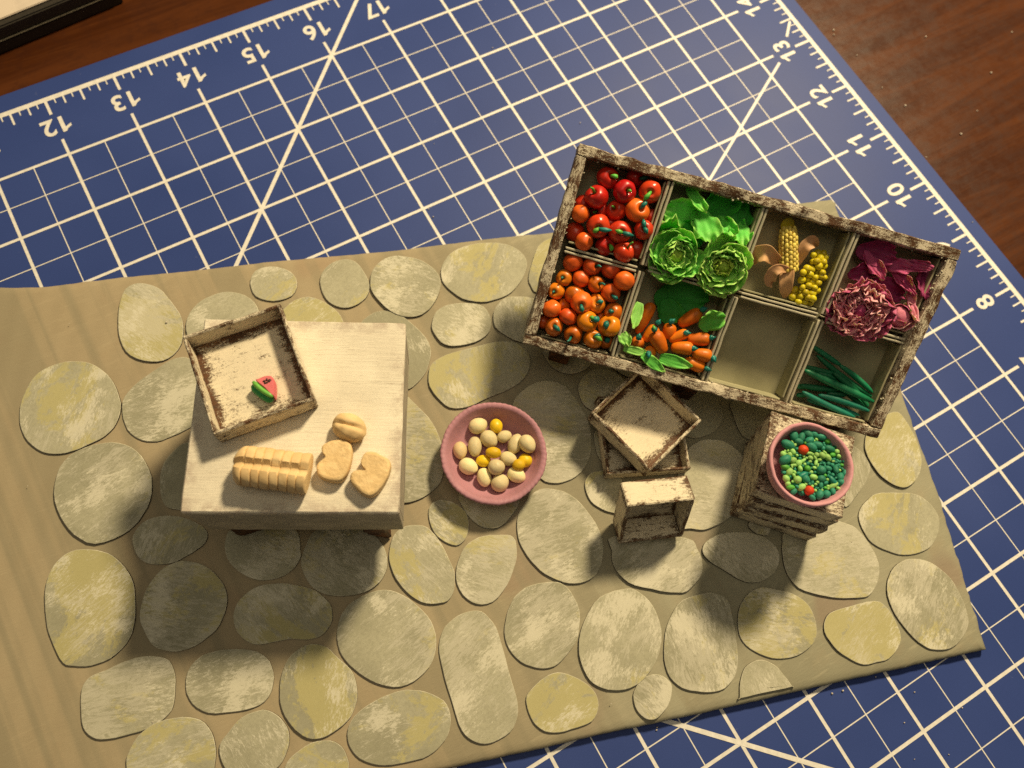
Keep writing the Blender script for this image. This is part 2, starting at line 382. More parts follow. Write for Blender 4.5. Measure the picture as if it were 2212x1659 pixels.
M['bread'] = m_two('bread_clay', (.71, .50, .245), (.78, .57, .295), .65, scale=5, bump=.35); M['crumb'] = m_two('bread_crumb_clay', (.70, .50, .245), (.79, .58, .30), .7, scale=9, bump=.8)
M['mel'] = clay('watermelon_pink_clay', (.82, .20, .21), .4, .1, .06, .1); M['rind'] = clay('rind_green_clay', (.02, .24, .06), .4, 0, .1, .1); M['rind2'] = clay('light_rind_clay', (.16, .46, .07), .4, 0, .1, .1); M['seed'] = clay('dark_seed_clay', (.05, .022, .012), .5, 0, .2, .2)
M['grey'] = m_two('charcoal_plastic', (.030, .026, .020), (.040, .034, .026), .5, scale=30, bump=.1); M['pale'] = m_two('pale_cover', (.60, .52, .43), (.66, .57, .47), .5, scale=2, bump=.05); M['seam'] = m_two('grey_edge', (.16, .14, .10), (.20, .17, .12), .5, scale=12)

# ------------------------------------------------------------------ desk, cutting mat, slab in the corner
DZ = -.09
me = mesh([(-14, -16, DZ), (48, -16, DZ), (48, 40, DZ), (-14, 40, DZ)], [(0, 1, 2, 3)], False)
tag(link('desk', me, M['desk']), 'varnished red brown wooden desk top under the blue mat', 'desk', kind='structure')
matr = empty('cutting_mat', (11, 8, DZ), 'blue cutting mat with white inch grid and rulers lying on the desk', 'cutting mat')
U0, U1, V0, V1 = -1.3, 23.30, -1.3, 17.36
bm = bmesh.new(); bmesh.ops.create_cube(bm, size=1)
for v in bm.verts: v.co = V((U0 + (v.co.x + .5) * (U1 - U0), V0 + (v.co.y + .5) * (V1 - V0), DZ + .002 + (v.co.z + .5) * (-DZ - .002)))
bmesh.ops.bevel(bm, geom=[e for e in bm.edges if abs(e.verts[0].co.z - e.verts[1].co.z) > .01], offset=.35, segments=6, affect='EDGES')
bmesh.ops.bevel(bm, geom=[e for e in bm.edges if e.verts[0].co.z > -.001 and e.verts[1].co.z > -.001], offset=.012, segments=2, affect='EDGES')
link('mat_sheet', sharp(from_bm(bm)), M['mat'], matr)
vs = []; fs = []
def strip(x0, y0, x1, y1, wd, z):
    d = V((x1 - x0, y1 - y0, 0)).normalized(); n = V((-d.y, d.x, 0)) * wd / 2
    i = len(vs); a = V((x0, y0, z)); b = V((x1, y1, z))
    vs.extend([a - n, b - n, b + n, a + n]); fs.append((i, i + 1, i + 2, i + 3))
for i in range(23):
    strip(i, -.28, i, 16.275, .041, .0030)
for i in range(22): strip(i + .5, 0, i + .5, 16, .0135, .0026)
for j in range(17): strip(-.28, j, 22.265, j, .041, .0038)
for j in range(16): strip(0, j + .5, 22, j + .5, .0135, .0034)
for z_, y in ((.0030, 17.02), (.0030, -1.02)): strip(-1.02, y, 23.02, y, .075, z_)
for x in (23.02, -1.02): strip(x, -1.02, x, 17.02, .075, .0038)
for i in range(8 * 24 + 1):
    t_ = -1 + i / 8
    ln, wd = ((.26, .042), (.095, .016), (.15, .024), (.095, .016), (.21, .030), (.095, .016), (.15, .024), (.095, .016))[i % 8]
    if 0 < t_ < 23: strip(t_, 17.0, t_, 17.0 - ln, wd, .0034); strip(t_, -1.0, t_, -1.0 + ln, wd, .0034)
    if 0 < t_ < 17: strip(23.0, t_, 23.0 - ln * 1.12, t_, wd, .0042); strip(-1.0, t_, -1 + ln, t_, wd, .0042)
strip(0, 0, 16.98, 16.98, .055, .0046)
strip(0, 0, 22.28, 12.845, .042, .0050)
strip(0, 0, 9.8, 16.97, .042, .0050)
strip(22, -1, 4.1, 16.9, .055, .0054)
strip(22.94, 13.46, 22.70, 13.22, .042, .0046)
link('grid_print', mesh(vs, fs, False), M['print'], matr)
def glyph(ch):
    if ch == '1':                                # a bold upright with its flag
        return [(-.005, -.14), (.052, -.14), (.052, .14), (.006, .14), (-.030, .098), (-.088, .074), (-.088, .026), (-.005, .062)], [(0, 1, 2, 3, 4, 7), (4, 5, 6, 7)]
    cu = bpy.data.curves.new('t', 'FONT'); cu.body = ch; cu.size = .39; cu.align_x = 'CENTER'; cu.align_y = 'CENTER'; cu.offset = .009; cu.resolution_u = 4
    to = bpy.data.objects.new('t', cu); COL.objects.link(to)
    dg = bpy.context.evaluated_depsgraph_get(); dg.update()
    me = bpy.data.meshes.new_from_object(to.evaluated_get(dg)); bpy.data.objects.remove(to)
    xs = [v.co.x for v in me.vertices]; ys = [v.co.y for v in me.vertices]; ox, oy = (min(xs) + max(xs)) / 2, (min(ys) + max(ys)) / 2
    return [(v.co.x - ox, v.co.y - oy) for v in me.vertices], [tuple(p.vertices) for p in me.polygons]
GL = {}
def number(s, x, y, rot):
    vs = []; fs = []
    for k, ch in enumerate(s):
        if ch not in GL: GL[ch] = glyph(ch)
        o_ = (k - (len(s) - 1) / 2) * .215; b_ = len(vs)
        vs += [(px + o_, py, 0) for px, py in GL[ch][0]]; fs += [tuple(q + b_ for q in f) for f in GL[ch][1]]
    link('printed_number', mesh(vs, fs, False), M['print'], matr, Matrix.Translation((x, y, .0050)) @ Matrix.Rotation(rot, 4, 'Z'))
for i in range(10, 22): number(str(i), i, 16.52, math.pi)
for j in range(4, 16): number(str(j), 22.50, j, math.pi / 2)

a = at(0, 119, DZ); b = at(274, 4, DZ); ex = (b - a).normalized(); ey = V((-ex.y, ex.x, 0))
lap = empty('laptop_computer', a, 'flat charcoal slab with pale lid at the corner of the desk', 'laptop')
def slab(name, off, back, z0, h, mat, inset=0, rl=14):
    c = b - ex * (rl / 2 - .35 + inset * 0) + ey * (off + back / 2); c.z = z0 + h / 2
    bm = bmesh.new(); bmesh.ops.create_cube(bm, size=1)
    for v in bm.verts: v.co = V((v.co.x * rl, v.co.y * back, v.co.z * h))
    bmesh.ops.bevel(bm, geom=[e for e in bm.edges if abs(e.verts[0].co.z - e.verts[1].co.z) > h * .5], offset=.4, segments=6, affect='EDGES')
    bmesh.ops.bevel(bm, geom=[e for e in bm.edges if abs(e.verts[0].co.z - e.verts[1].co.z) < h * .1], offset=min(.02, h * .3), segments=2, affect='EDGES')
    return link(name, sharp(from_bm(bm)), mat, lap, frame(c, ex, V((0, 0, 1))))
slab('base_shell', 0, 9, DZ, .20, M['grey']); slab('edge_strip', -.012, 9.02, DZ + .202, .022, M['seam'], rl=14.02)
slab('lid_shell', .0, 9, DZ + .226, .20, M['grey']); slab('lid_panel', .10, 8.8, DZ + .43, .03, M['pale'], rl=13.8)

# ------------------------------------------------------------------ painted cardboard with glued stones
def cA(l): return [(x * .3307, 493.8 + y * .3307) for x, y in l]
def cB(l): return [(658.3 + x * .2728, 466.3 + y * .2728) for x, y in l]
def cC(l): return [(356.6 + x * .3638, 630.9 + y * .3638) for x, y in l]
def cD(l): return [(x * .3386, 1097.2 + y * .3386) for x, y in l]
def cE(l): return [(493.7 + x * .3386, 1097.2 + y * .3386) for x, y in l]
def cF(l): return [(356.6 + x * .2604, 1086.3 + y * .2604) for x, y in l]
def cG(l): return [(987.5 + x * .3386, 1097.2 + y * .3386) for x, y in l]
def cH(l): return [(905.2 + x * .2976, 768 + y * .2976) for x, y in l]
def cI(l): return [(987.5 + x * .2315, 630.9 + y * .2315) for x, y in l]
def cJ(l): return [(1234.3 + x * .2811, 768 + y * .2811) for x, y in l]
def cK(l): return [(1481.2 + x * .2645, 795.5 + y * .2645) for x, y in l]
def cL(l): return [(1481.2 + x * .3386, 1097.2 + y * .3386) for x, y in l]
def cM(l): return [(1810.4 + x * .2977, 768 + y * .2977) for x, y in l]
CT = .135                                       # top of the cardboard
card = empty('cardboard_base', at(1100, 1000, .005), 'grey beige painted cardboard sheet with cobblestone discs, lying on the blue mat', 'cardboard')
out = [(-420, 668), (-200, 634), (0, 617), (80, 618), (130, 612), (260, 596), (400, 583), (600, 560), (760, 547), (880, 535), (1050, 513), (1185, 500), (1500, 465), (1755, 433), (1797, 428), (1806, 437), (1850, 560), (1900, 700), (1953, 847), (1965, 887), (1986, 941), (2004, 994), (2019, 1036), (2037, 1086), (2049, 1131), (2066, 1185), (2090, 1259), (2112, 1330), (2135, 1403), (2040, 1424), (1900, 1455), (1700, 1500), (1560, 1532), (1420, 1563), (1290, 1590), (1130, 1627), (1000, 1655), (800, 1698), (500, 1760), (0, 1860), (-300, 1900)]
pl = [at(x, y, CT) for x, y in out]
P2 = []
for i, p in enumerate(pl):
    q = pl[(i + 1) % len(pl)]; k = max(1, int((q - p).length / .07)); torn = 15 <= i <= 27
    for j in range(k):
        r = p.lerp(q, j / k); am = .022 if torn else .007
        P2.append(r + V((nz(r, 6, 1) + .8 * nz(r, 17, 3), nz(r, 6, 5) + .8 * nz(r, 17, 8), 0)) * am)
n = len(P2); ORI = 1 if sum(P2[i].x * P2[(i + 1) % n].y - P2[(i + 1) % n].x * P2[i].y for i in range(n)) > 0 else -1
def ring(ps, ins, z):
    o = []
    for i, p in enumerate(ps):
        t = (ps[(i + 2) % n] - ps[i - 2]); nn = V((-t.y, t.x, 0)).normalized() * ORI
        q = p + nn * ins; q.z = z; o.append(q)
    return o
vs = ring(P2, .0, .006) + ring(P2, 0, .075) + ring(P2, .012, .108) + ring(P2, .05, .128) + ring(P2, .11, CT)
fs = [((k + 1) * n + i, (k + 1) * n + (i + 1) % n, k * n + (i + 1) % n, k * n + i) for k in range(4) for i in range(n)]
fs.append(tuple(range(n - 1, -1, -1)))
side_n = len(fs)
e1 = V((math.cos(-.49), math.sin(-.49), 0))      # across the flutes
def inside(x, y):
    c = False
    for i in range(n):
        a, b = vs[4 * n + i], vs[4 * n + (i + 1) % n]
        if (a.y > y) != (b.y > y) and x < (b.x - a.x) * (y - a.y) / (b.y - a.y) + a.x: c = not c
    return c
rg = [V((v.x, v.y)) for v in vs[4 * n:]]; gp = []
for ix in range(int(min(p.x for p in rg) / .16), int(max(p.x for p in rg) / .16) + 1):
    for iy in range(int(min(p.y for p in rg) / .32), int(max(p.y for p in rg) / .32) + 1):
        if inside(ix * .16, iy * .32): gp.append(V((ix * .16 + .05 * (iy % 2), iy * .32)))
vo, _, fo, ov, _, _ = delaunay_2d_cdt(rg + gp, [(i, (i + 1) % n) for i in range(n)], [], 1, 1e-5)
base = len(vs); idx = {}
for k, (p, o_) in enumerate(zip(vo, ov)):
    own = [q for q in o_ if q < n]
    if own: idx[k] = 4 * n + own[0]
    else:
        idx[k] = len(vs); vs.append(V((p.x, p.y, CT + .0016 * (1 + nz((p.x, p.y, 0), 1.3, 9)) * math.sin(e1.dot(V((p.x, p.y, 0))) * 2 * math.pi / .27 + .3 * nz((p.x, p.y, 0), .5, 2)) + .004 * nz((p.x, p.y, 0), .7, 4))))
for f in fo: fs.append(tuple(idx[q] for q in f))
bm = bmesh.new(); bv = [bm.verts.new(v) for v in vs]
for f in fs:
    try: bm.faces.new([bv[i] for i in f])
    except ValueError: pass
bmesh.ops.recalc_face_normals(bm, faces=bm.faces[:])
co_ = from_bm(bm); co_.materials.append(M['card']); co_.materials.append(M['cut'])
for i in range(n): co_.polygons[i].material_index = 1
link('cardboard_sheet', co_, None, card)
STONES = [
 cA([(905,357),(1030,385),(1120,480),(1190,600),(1185,750),(1100,845),(985,870),(850,830),(785,730),(772,610),(780,500),(820,395)]),
 [(402,699),(417,665),(446,643),(480,631),(516,633),(549,652),(562,690),(550,740),(480,760),(415,740)],
 [(540,612),(550,585),(585,575),(625,585),(641,610),(630,638),(590,650),(553,640)],
 [(600,690),(625,655),(665,641),(705,655),(738,686),(735,720),(670,740),(610,725)],
 cB([(320,345),(410,370),(490,480),(512,570),(480,650),(400,710),(310,727),(220,700),(150,630),(120,520),(150,430),(220,370)]),
 cB([(740,318),(900,345),(1000,400),(1060,470),(1075,560),(1030,680),(960,760),(860,800),(720,780),(600,690),(530,590),(520,490),(560,400),(640,340)]),
 cB([(1400,212),(1560,215),(1680,260),(1750,330),(1758,400),(1720,500),(1640,600),(1520,660),(1400,682),(1250,655),(1130,570),(1080,480),(1090,390),(1150,300),(1260,240)]),
 cB([(1930,180),(1850,240),(1810,340),(1775,470),(1790,550),(1850,610),(2100,600),(2250,450),(2200,250),(2050,160)]),
 cB([(1240,690),(1380,700),(1450,760),(1475,840),(1450,930),(1350,1000),(1180,1030),(1080,1000),(1010,900),(1010,830),(1050,750),(1130,705)]),
 cB([(1680,640),(1800,650),(1900,720),(1920,850),(1850,960),(1720,1000),(1600,950),(1510,880),(1495,780),(1530,700),(1590,650)]),
 cB([(1560,992),(1680,1010),(1770,1090),(1785,1190),(1730,1290),(1620,1370),(1450,1440),(1300,1510),(1150,1520),(1050,1440),(990,1350),(980,1250),(1010,1170),(1120,1100),(1300,1050),(1450,1010)]),
 cB([(640,750),(780,800),(900,900),(980,1000),(1000,1100),(960,1230),(880,1330),(795,1380),(600,1400),(450,1300),(400,1000),(440,850),(540,770)]),
 cC([(1415,615),(1500,680),(1590,780),(1640,900),(1659,1000),(1640,1120),(1560,1200),(1480,1240),(1390,1250),(1250,1200),(1200,950),(1280,700)]),
 cA([(520,865),(640,905),(730,990),(775,1090),(790,1170),(760,1270),(690,1350),(560,1420),(430,1465),(320,1470),(240,1440),(160,1360),(128,1270),(130,1160),(170,1050),(250,940),(380,880)]),
 cA([(1215,840),(1300,900),(1350,1050),(1300,1250),(1100,1365),(990,1390),(900,1370),(830,1310),(797,1200),(810,1100),(880,1020),(1000,930),(1110,860)]),
 [(225,957),(270,960),(305,985),(327,1030),(325,1080),(300,1125),(265,1155),(205,1175),(160,1155),(130,1115),(117,1065),(130,1010),(165,975)],
 [(405,956),(375,975),(352,1005),(345,1045),(352,1085),(375,1100),(420,1095),(460,1050),(450,980)],
 cD([(1060,47),(1180,65),(1290,115),(1325,175),(1290,240),(1180,310),(1080,355),(960,358),(880,310),(848,230),(860,150),(940,75)]),
 cD([(490,268),(620,272),(720,305),(800,380),(850,480),(863,600),(855,750),(800,870),(700,960),(580,1005),(470,1010),(400,990),(340,880),(300,760),(285,600),(295,480),(340,370),(410,300)]),
 cD([(1190,338),(1300,365),(1390,440),(1440,530),(1447,620),(1400,750),(1320,830),(1200,900),(1090,915),(980,880),(920,790),(890,690),(910,580),(950,490),(1020,400),(1110,350)]),
 cD([(940,945),(1050,960),(1100,1010),(1118,1100),(1110,1230),(1080,1310),(980,1390),(850,1440),(680,1475),(590,1465),(530,1400),(515,1280),(520,1160),(570,1080),(680,1030),(820,970)]),
 [(508,1402),(555,1408),(582,1430),(591,1465),(580,1505),(550,1528),(500,1538),(450,1540),(415,1520),(401,1485),(405,1450),(430,1420),(460,1408)],
 cF([(500,300),(560,215),(800,150),(1080,220),(1120,380),(1120,460),(1060,550),(940,620),(780,640),(640,590),(540,500),(500,400)]),
 cF([(1240,235),(1180,330),(1140,430),(1130,530),(1180,650),(1260,730),(1400,770),(1560,765),(1700,720),(1810,620),(1845,500),(1820,380),(1760,290),(1690,230),(1450,160)]),
 cF([(940,668),(1100,685),(1250,730),(1350,810),(1388,900),(1370,1010),(1300,1100),(1180,1135),(1050,1130),(920,1150),(780,1175),(680,1150),(600,1070),(565,970),(580,870),(650,770),(780,690)]),
 cE([(960,523),(1080,540),(1180,600),(1270,690),(1315,780),(1325,870),(1300,980),(1220,1080),(1100,1140),(980,1130),(870,1080),(770,1000),(710,910),(692,790),(720,680),(800,590)]),
 cE([(540,868),(630,890),(700,960),(780,1030),(815,1120),(818,1230),(780,1330),(700,1410),(610,1460),(530,1475),(450,1440),(380,1360),(335,1270),(327,1180),(345,1040),(400,940),(470,885)]),
 cE([(1140,1160),(1260,1175),(1370,1230),(1415,1320),(1410,1420),(1360,1510),(1280,1580),(1150,1620),(1000,1645),(900,1630),(810,1580),(765,1500),(762,1410),(800,1330),(900,1250),(1020,1190)]),
 cD([(1160,1335),(1280,1350),(1350,1430),(1375,1530),(1370,1640),(1330,1760),(1100,1800),(850,1780),(805,1640),(820,1560),(880,1460),(1000,1370)]),
 cE([(220,1285),(310,1320),(370,1390),(387,1470),(370,1560),(320,1650),(200,1720),(20,1700),(-50,1600),(-50,1500),(10,1420),(80,1340)]),
 cE([(650,1485),(720,1520),(755,1590),(765,1659),(700,1760),(500,1780),(370,1700),(370,1630),(420,1570),(530,1500)]),
 cG([(80,660),(160,662),(230,730),(270,820),(310,960),(350,1110),(385,1240),(385,1330),(340,1430),(230,1495),(150,1503),(70,1470),(10,1380),(-60,1150),(-100,1000),(-115,880),(-80,760),(0,690)]),
 cE([(1180,107),(1270,125),(1340,200),(1400,310),(1440,410),(1440,520),(1400,590),(1320,612),(1230,600),(1140,540),(1070,450),(1030,360),(1025,280),(1050,180),(1110,125)]),
 [(950,1080),(980,1085),(1005,1105),(1013,1135),(1005,1165),(985,1178),(960,1170),(938,1150),(926,1115),(930,1090)],
 cH([(290,1000),(330,1120),(400,1210),(500,1255),(600,1235),(680,1150),(725,1060),(700,900),(450,850)]),
 [(1085,1155),(1108,1160),(1117,1185),(1112,1220),(1095,1265),(1065,1300),(1030,1305),(1000,1285),(985,1250),(990,1210),(1010,1175),(1045,1158)],
 cH([(920,965),(1050,985),(1150,1050),(1230,1140),(1300,1250),(1335,1370),(1330,1480),(1290,1580),(1210,1640),(1090,1655),(980,1620),(880,1560),(790,1460),(730,1350),(712,1240),(730,1130),(790,1040),(850,985)]),
 cH([(930,182),(1040,210),(1120,290),(1190,400),(1240,520),(1250,650),(1230,760),(1170,850),(1080,910),(980,925),(880,890),(750,700),(680,450),(690,330),(760,250),(840,200)]),
 cI([(810,540),(820,600),(870,680),(960,740),(1070,760),(1180,730),(1260,650),(1250,520),(1000,450)]),
 cI([(1350,720),(1480,750),(1560,830),(1590,950),(1560,1070),(1450,1130),(1300,1120),(1190,1060),(1140,960),(1135,870),(1180,780),(1260,730)]),
 cI([(1450,690),(1500,740),(1590,790),(1700,800),(1700,650),(1550,600)]),
 cJ([(850,240),(1000,270),(1100,320),(1150,400),(1160,480),(1120,560),(1030,615),(950,630),(850,600),(700,450),(700,300)]),
 cK([(370,280),(390,380),(430,490),(500,570),(620,560),(700,400),(640,320),(500,230)]),
 cJ([(1070,645),(1180,665),(1260,720),(1330,800),(1340,950),(1300,1150),(1190,1260),(1100,1310),(1020,1340),(920,1330),(850,1325),(830,1200),(800,1000),(880,750),(960,670)]),
 cJ([(110,960),(150,900),(240,885),(340,890),(400,1000),(380,1200),(310,1205),(230,1180),(150,1120),(110,1030)]),
 cJ([(175,640),(190,570),(300,560),(300,900),(250,840),(200,760)]),
 cG([(1000,180),(1450,190),(1530,260),(1565,350),(1555,430),(1500,500),(1440,540),(1300,530),(1130,495),(1040,430),(995,360),(985,270)]),
 cL([(340,153),(460,170),(550,220),(597,300),(580,390),(520,450),(430,478),(350,460),(250,400),(150,340),(108,280),(130,215),(220,165)]),
 cL([(1000,90),(1090,130),(1160,210),(1220,310),(1238,410),(1220,490),(1170,560),(1100,575),(970,575),(850,555),(720,510),(650,420),(620,320),(618,220),(640,150),(850,60)]),
 cL([(400,110),(450,160),(520,172),(540,120),(450,60)]),
 cM([(280,1000),(400,995),(540,1000),(630,1040),(700,1110),(735,1190),(730,1290),(680,1380),(600,1430),(480,1447),(370,1420),(250,1360),(190,1280),(155,1190),(160,1120),(210,1050)]),
 cM([(350,430),(430,410),(490,470),(550,570),(590,680),(605,780),(580,880),(520,945),(450,955),(370,920),(290,850),(220,740),(195,640),(230,500)]),
 cM([(100,650),(170,700),(220,770),(235,830),(200,920),(140,1010),(60,1100),(0,1000),(-60,800),(0,650)]),
 cL([(1400,332),(1500,328),(1590,365),(1690,450),(1760,570),(1800,680),(1800,760),(1750,850),(1680,900),(1590,905),(1520,880),(1420,790),(1340,680),(1290,560),(1290,460),(1330,380)]),
 cL([(1210,593),(1280,630),(1330,700),(1375,810),(1360,890),(1300,960),(1220,985),(1140,1000),(1060,970),(970,910),(900,820),(883,740),(920,670),(1040,630)]),
 cL([(490,507),(600,525),(710,560),(790,630),(835,740),(830,840),(770,910),(690,950),(590,962),(480,935),(390,880),(345,810),(333,700),(355,610),(410,540)]),
 cL([(120,545),(200,550),(270,590),(300,700),(325,850),(335,980),(310,1080),(250,1150),(150,1178),(60,1170),(-20,1150),(-100,1080),(-135,960),(-130,800),(-90,680),(-20,590)]),
 cG([(1050,518),(1140,525),(1220,590),(1280,690),(1305,810),(1290,920),(1240,1030),(1160,1120),(1070,1160),(960,1160),(870,1120),(810,1040),(778,930),(785,800),(830,680),(910,570)]),
 cG([(600,473),(680,490),(740,560),(780,650),(778,780),(755,860),(690,950),(620,1010),(530,1023),(440,1000),(350,930),(305,830),(310,720),(335,630),(380,550),(470,495)]),
 cG([(640,1050),(740,1075),(840,1130),(895,1210),(900,1290),(860,1360),(770,1400),(650,1435),(560,1425),(490,1370),(450,1280),(445,1200),(490,1140),(560,1080)]),
 cG([(1270,1060),(1340,1090),(1372,1140),(1360,1230),(1320,1300),(1270,1345),(1210,1350),(1160,1310),(1130,1240),(1130,1170),(1180,1090)]),
 cL([(345,1215),(345,1214),(348,1110),(380,1020),(440,975),(500,972),(570,1005),(630,1070),(682,1140),(682,1141),(510,1178)]),
]
TS = .031
for k, pts in enumerate(STONES):
    loop = smooth_loop([at(x, y, CT + TS) for x, y in pts], 3)
    c = sum(loop, V()) / len(loop); c.z = CT
    n = len(loop); area = sum(loop[i].x * loop[(i + 1) % n].y - loop[(i + 1) % n].x * loop[i].y for i in range(n))
    if area < 0: loop.reverse()
    rim = []
    for p in loop:
        q = p - c; q.z = 0; q += V((nz(p, 9, k), nz(p, 9, k + 7), 0)) * .006; rim.append(q)
    th = TS + random.uniform(-.006, .008); tx, ty = random.uniform(-.008, .008), random.uniform(-.008, .008)
    def zt(q, z): return V((q.x, q.y, z + tx * q.x + ty * q.y + .004 * nz(q, 3, k)))
    vs = [V((q.x, q.y, -.004)) for q in rim] + [zt(q, th - .004) for q in rim] + [zt(q * (1 - .005 / max(.05, q.length)), th) for q in rim] + [zt(q * (1 - .05 / max(.12, q.length)), th) for q in rim]
    fs = [(j * n + i, j * n + (i + 1) % n, (j + 1) * n + (i + 1) % n, (j + 1) * n + i) for j in range(3) for i in range(n)] + [tuple(range(3 * n, 4 * n))]
    me = sharp(mesh(vs, fs), 40); me.materials.append(M['stone']); me.materials.append(M['cut'])
    me.materials.append(M['stone_edge'])
    for i in range(n): me.polygons[i].material_index = 1; me.polygons[n + i].material_index = 2; me.polygons[2 * n + i].use_smooth = False
    me.polygons[3 * n].use_smooth = False
    link('paving_stone', me, None, card, Matrix.Translation(c) @ Matrix.Rotation(random.uniform(-.0, .0), 4, 'Z'))
GZ = CT + TS                                    # what stands on the stones

# ------------------------------------------------------------------ white miniature table
TA = math.radians(-28.75); TC = V((13.243, 10.368, 0)); TZ = 1.83; TW, TD = 2.154, 2.096
R2 = Matrix.Rotation(TA, 4, 'Z')
def tloc(x, y, z): return Matrix.Translation(TC) @ R2 @ Matrix.Translation((x, y, z))
tab = empty('miniature_table', (TC.x, TC.y, GZ), 'cream painted miniature table with deep apron and brown legs on the stones', 'table')
link('table_top', box_mesh(TW, TD, .11, seg=.18, jit=.006, bev=.015, seed=3), M['table'], tab, tloc(0, 0, TZ - .055))
AB = .77
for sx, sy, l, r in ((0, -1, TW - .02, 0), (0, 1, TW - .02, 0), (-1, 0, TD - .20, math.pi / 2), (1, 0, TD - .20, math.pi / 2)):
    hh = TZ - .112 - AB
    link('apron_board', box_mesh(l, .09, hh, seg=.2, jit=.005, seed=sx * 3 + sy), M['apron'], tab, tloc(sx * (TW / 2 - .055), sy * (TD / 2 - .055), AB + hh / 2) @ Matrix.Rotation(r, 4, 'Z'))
for sx, sy, ox in ((-1, -1, .42), (1, -1, .14), (-1, 1, .3), (1, 1, .2)):
    hh = 1.2 - GZ + .02
    lm = tloc(sx * (TW / 2 - .13 - ox), sy * (TD / 2 - .24), GZ - .012 + hh / 2)
    if sy < 0: q = at(536, 1131, GZ) if sx < 0 else at(818, 1138, GZ); lm.translation = V((q.x, q.y, lm.translation.z))
    link('leg', box_mesh(.30, .24, hh, seg=.07, jit=.028, bev=.03, seed=sx + 5 * sy, s=6), M['leg'], tab, lm @ Matrix.Rotation(.35 if sx < 0 else -.1, 4, 'Z'))

# ------------------------------------------------------------------ crates
def crate(name, Mx, w_, d_, h, label, t=.036, mats=('worn', 'worn2', 'worn_in'), cat='crate', jit=.007, seed=0):
    """Mx: matrix at the centre of the crate's floor, z towards its open side"""
    root = empty(name, Mx.translation, label, cat, 'little white crates')
    WM[root.name] = Matrix.Translation(Mx.translation)
    link('bottom_board', box_mesh(w_ - .006, d_ - .006, t * .8, seg=.12, jit=jit, seed=seed), M[mats[2]], root, Mx @ Matrix.Translation((0, 0, t * .4)))
    for i, (x, y, l, r) in enumerate(((0, -(d_ - t) / 2, w_, 0), (0, (d_ - t) / 2, w_, 0), (-(w_ - t) / 2, 0, d_ - 2 * t - .003, math.pi / 2), ((w_ - t) / 2, 0, d_ - 2 * t - .003, math.pi / 2))):
        R = Mx @ Matrix.Translation((x, y, h / 2 + .002)) @ Matrix.Rotation(r, 4, 'Z') @ Matrix.Rotation(math.pi / 2, 4, 'X')
        link('side_board', box_mesh(l, h, t, seg=.08, jit=jit, seed=seed + i * 7 + 1), M[mats[i % 2]], root, R)
    return root
def Z(x, y, z, deg): return Matrix.Translation((x, y, z)) @ Matrix.Rotation(math.radians(deg), 4, 'Z')
CH = .28
crate('shallow_crate', Z(13.0, 10.946, TZ + .004, -6.5), 1.035, 1.14, CH, 'square white crate with rubbed brown edges on the miniature table, holding a watermelon slice', seed=1, mats=('worn2', 'worn2', 'worn_in'))
crate('square_crate', Z(16.87, 8.66, GZ + .004, -24.4), 1.06, 1.02, .24, 'white crate underneath the diagonally turned crate', seed=2)
crate('square_crate', Z(16.90, 8.77, GZ + .253, 14.2), .95, 1.0, .315, 'white crate turned diagonally on top of another crate beside the tray', seed=3)
# the leaning crate stands on one side, mouth towards the viewer
lp = at(1336, 1175, GZ + .135); la_ = -.395; lt = .396
ex = V((math.cos(la_), math.sin(la_), 0)); ey0 = V((-math.sin(la_), math.cos(la_), 0)); up = V((0, 0, 1)) * math.cos(lt) + ey0 * math.sin(lt); ey = ey0 * math.cos(lt) - V((0, 0, 1)) * math.sin(lt)
LW, LH, LD = .80, .82, .336
dz = max(0, .336 * math.sin(lt))                 # the hind edge of its lower side touches the stones
c0 = lp + ex * LW / 2 + up * LH / 2 + ey * LD
crate('small_crate', frame(c0, ex, -ey), LW, LH, LD, 'small white crate standing on its side, mouth open, against the crate pile', t=.04, seed=4)
# stack of three upturned crates
def flip(x, y, z, deg): return Z(x, y, z, deg) @ Matrix.Rotation(math.pi, 4, 'X')
for k, (x, y, dg, lab) in enumerate(((18.05, 7.23, -47.5, 'lowest of the four upturned white crates under the pea bowl'), (18.06, 7.25, -44.5, 'second lowest of the upturned white crates under the pea bowl'), (18.075, 7.29, -42.5, 'slightly turned crate just below the top of the upturned stack'), (18.06, 7.33, -46.5, 'topmost upturned white crate carrying the bowl of green peas'))):
    crate('upturned_crate', flip(x, y, GZ + .262 * (k + 1), dg), 1.02, 1.0, .258, lab, seed=5 + k, mats=('worn2', 'worn2', 'worn'))
STZ = GZ + 1.055

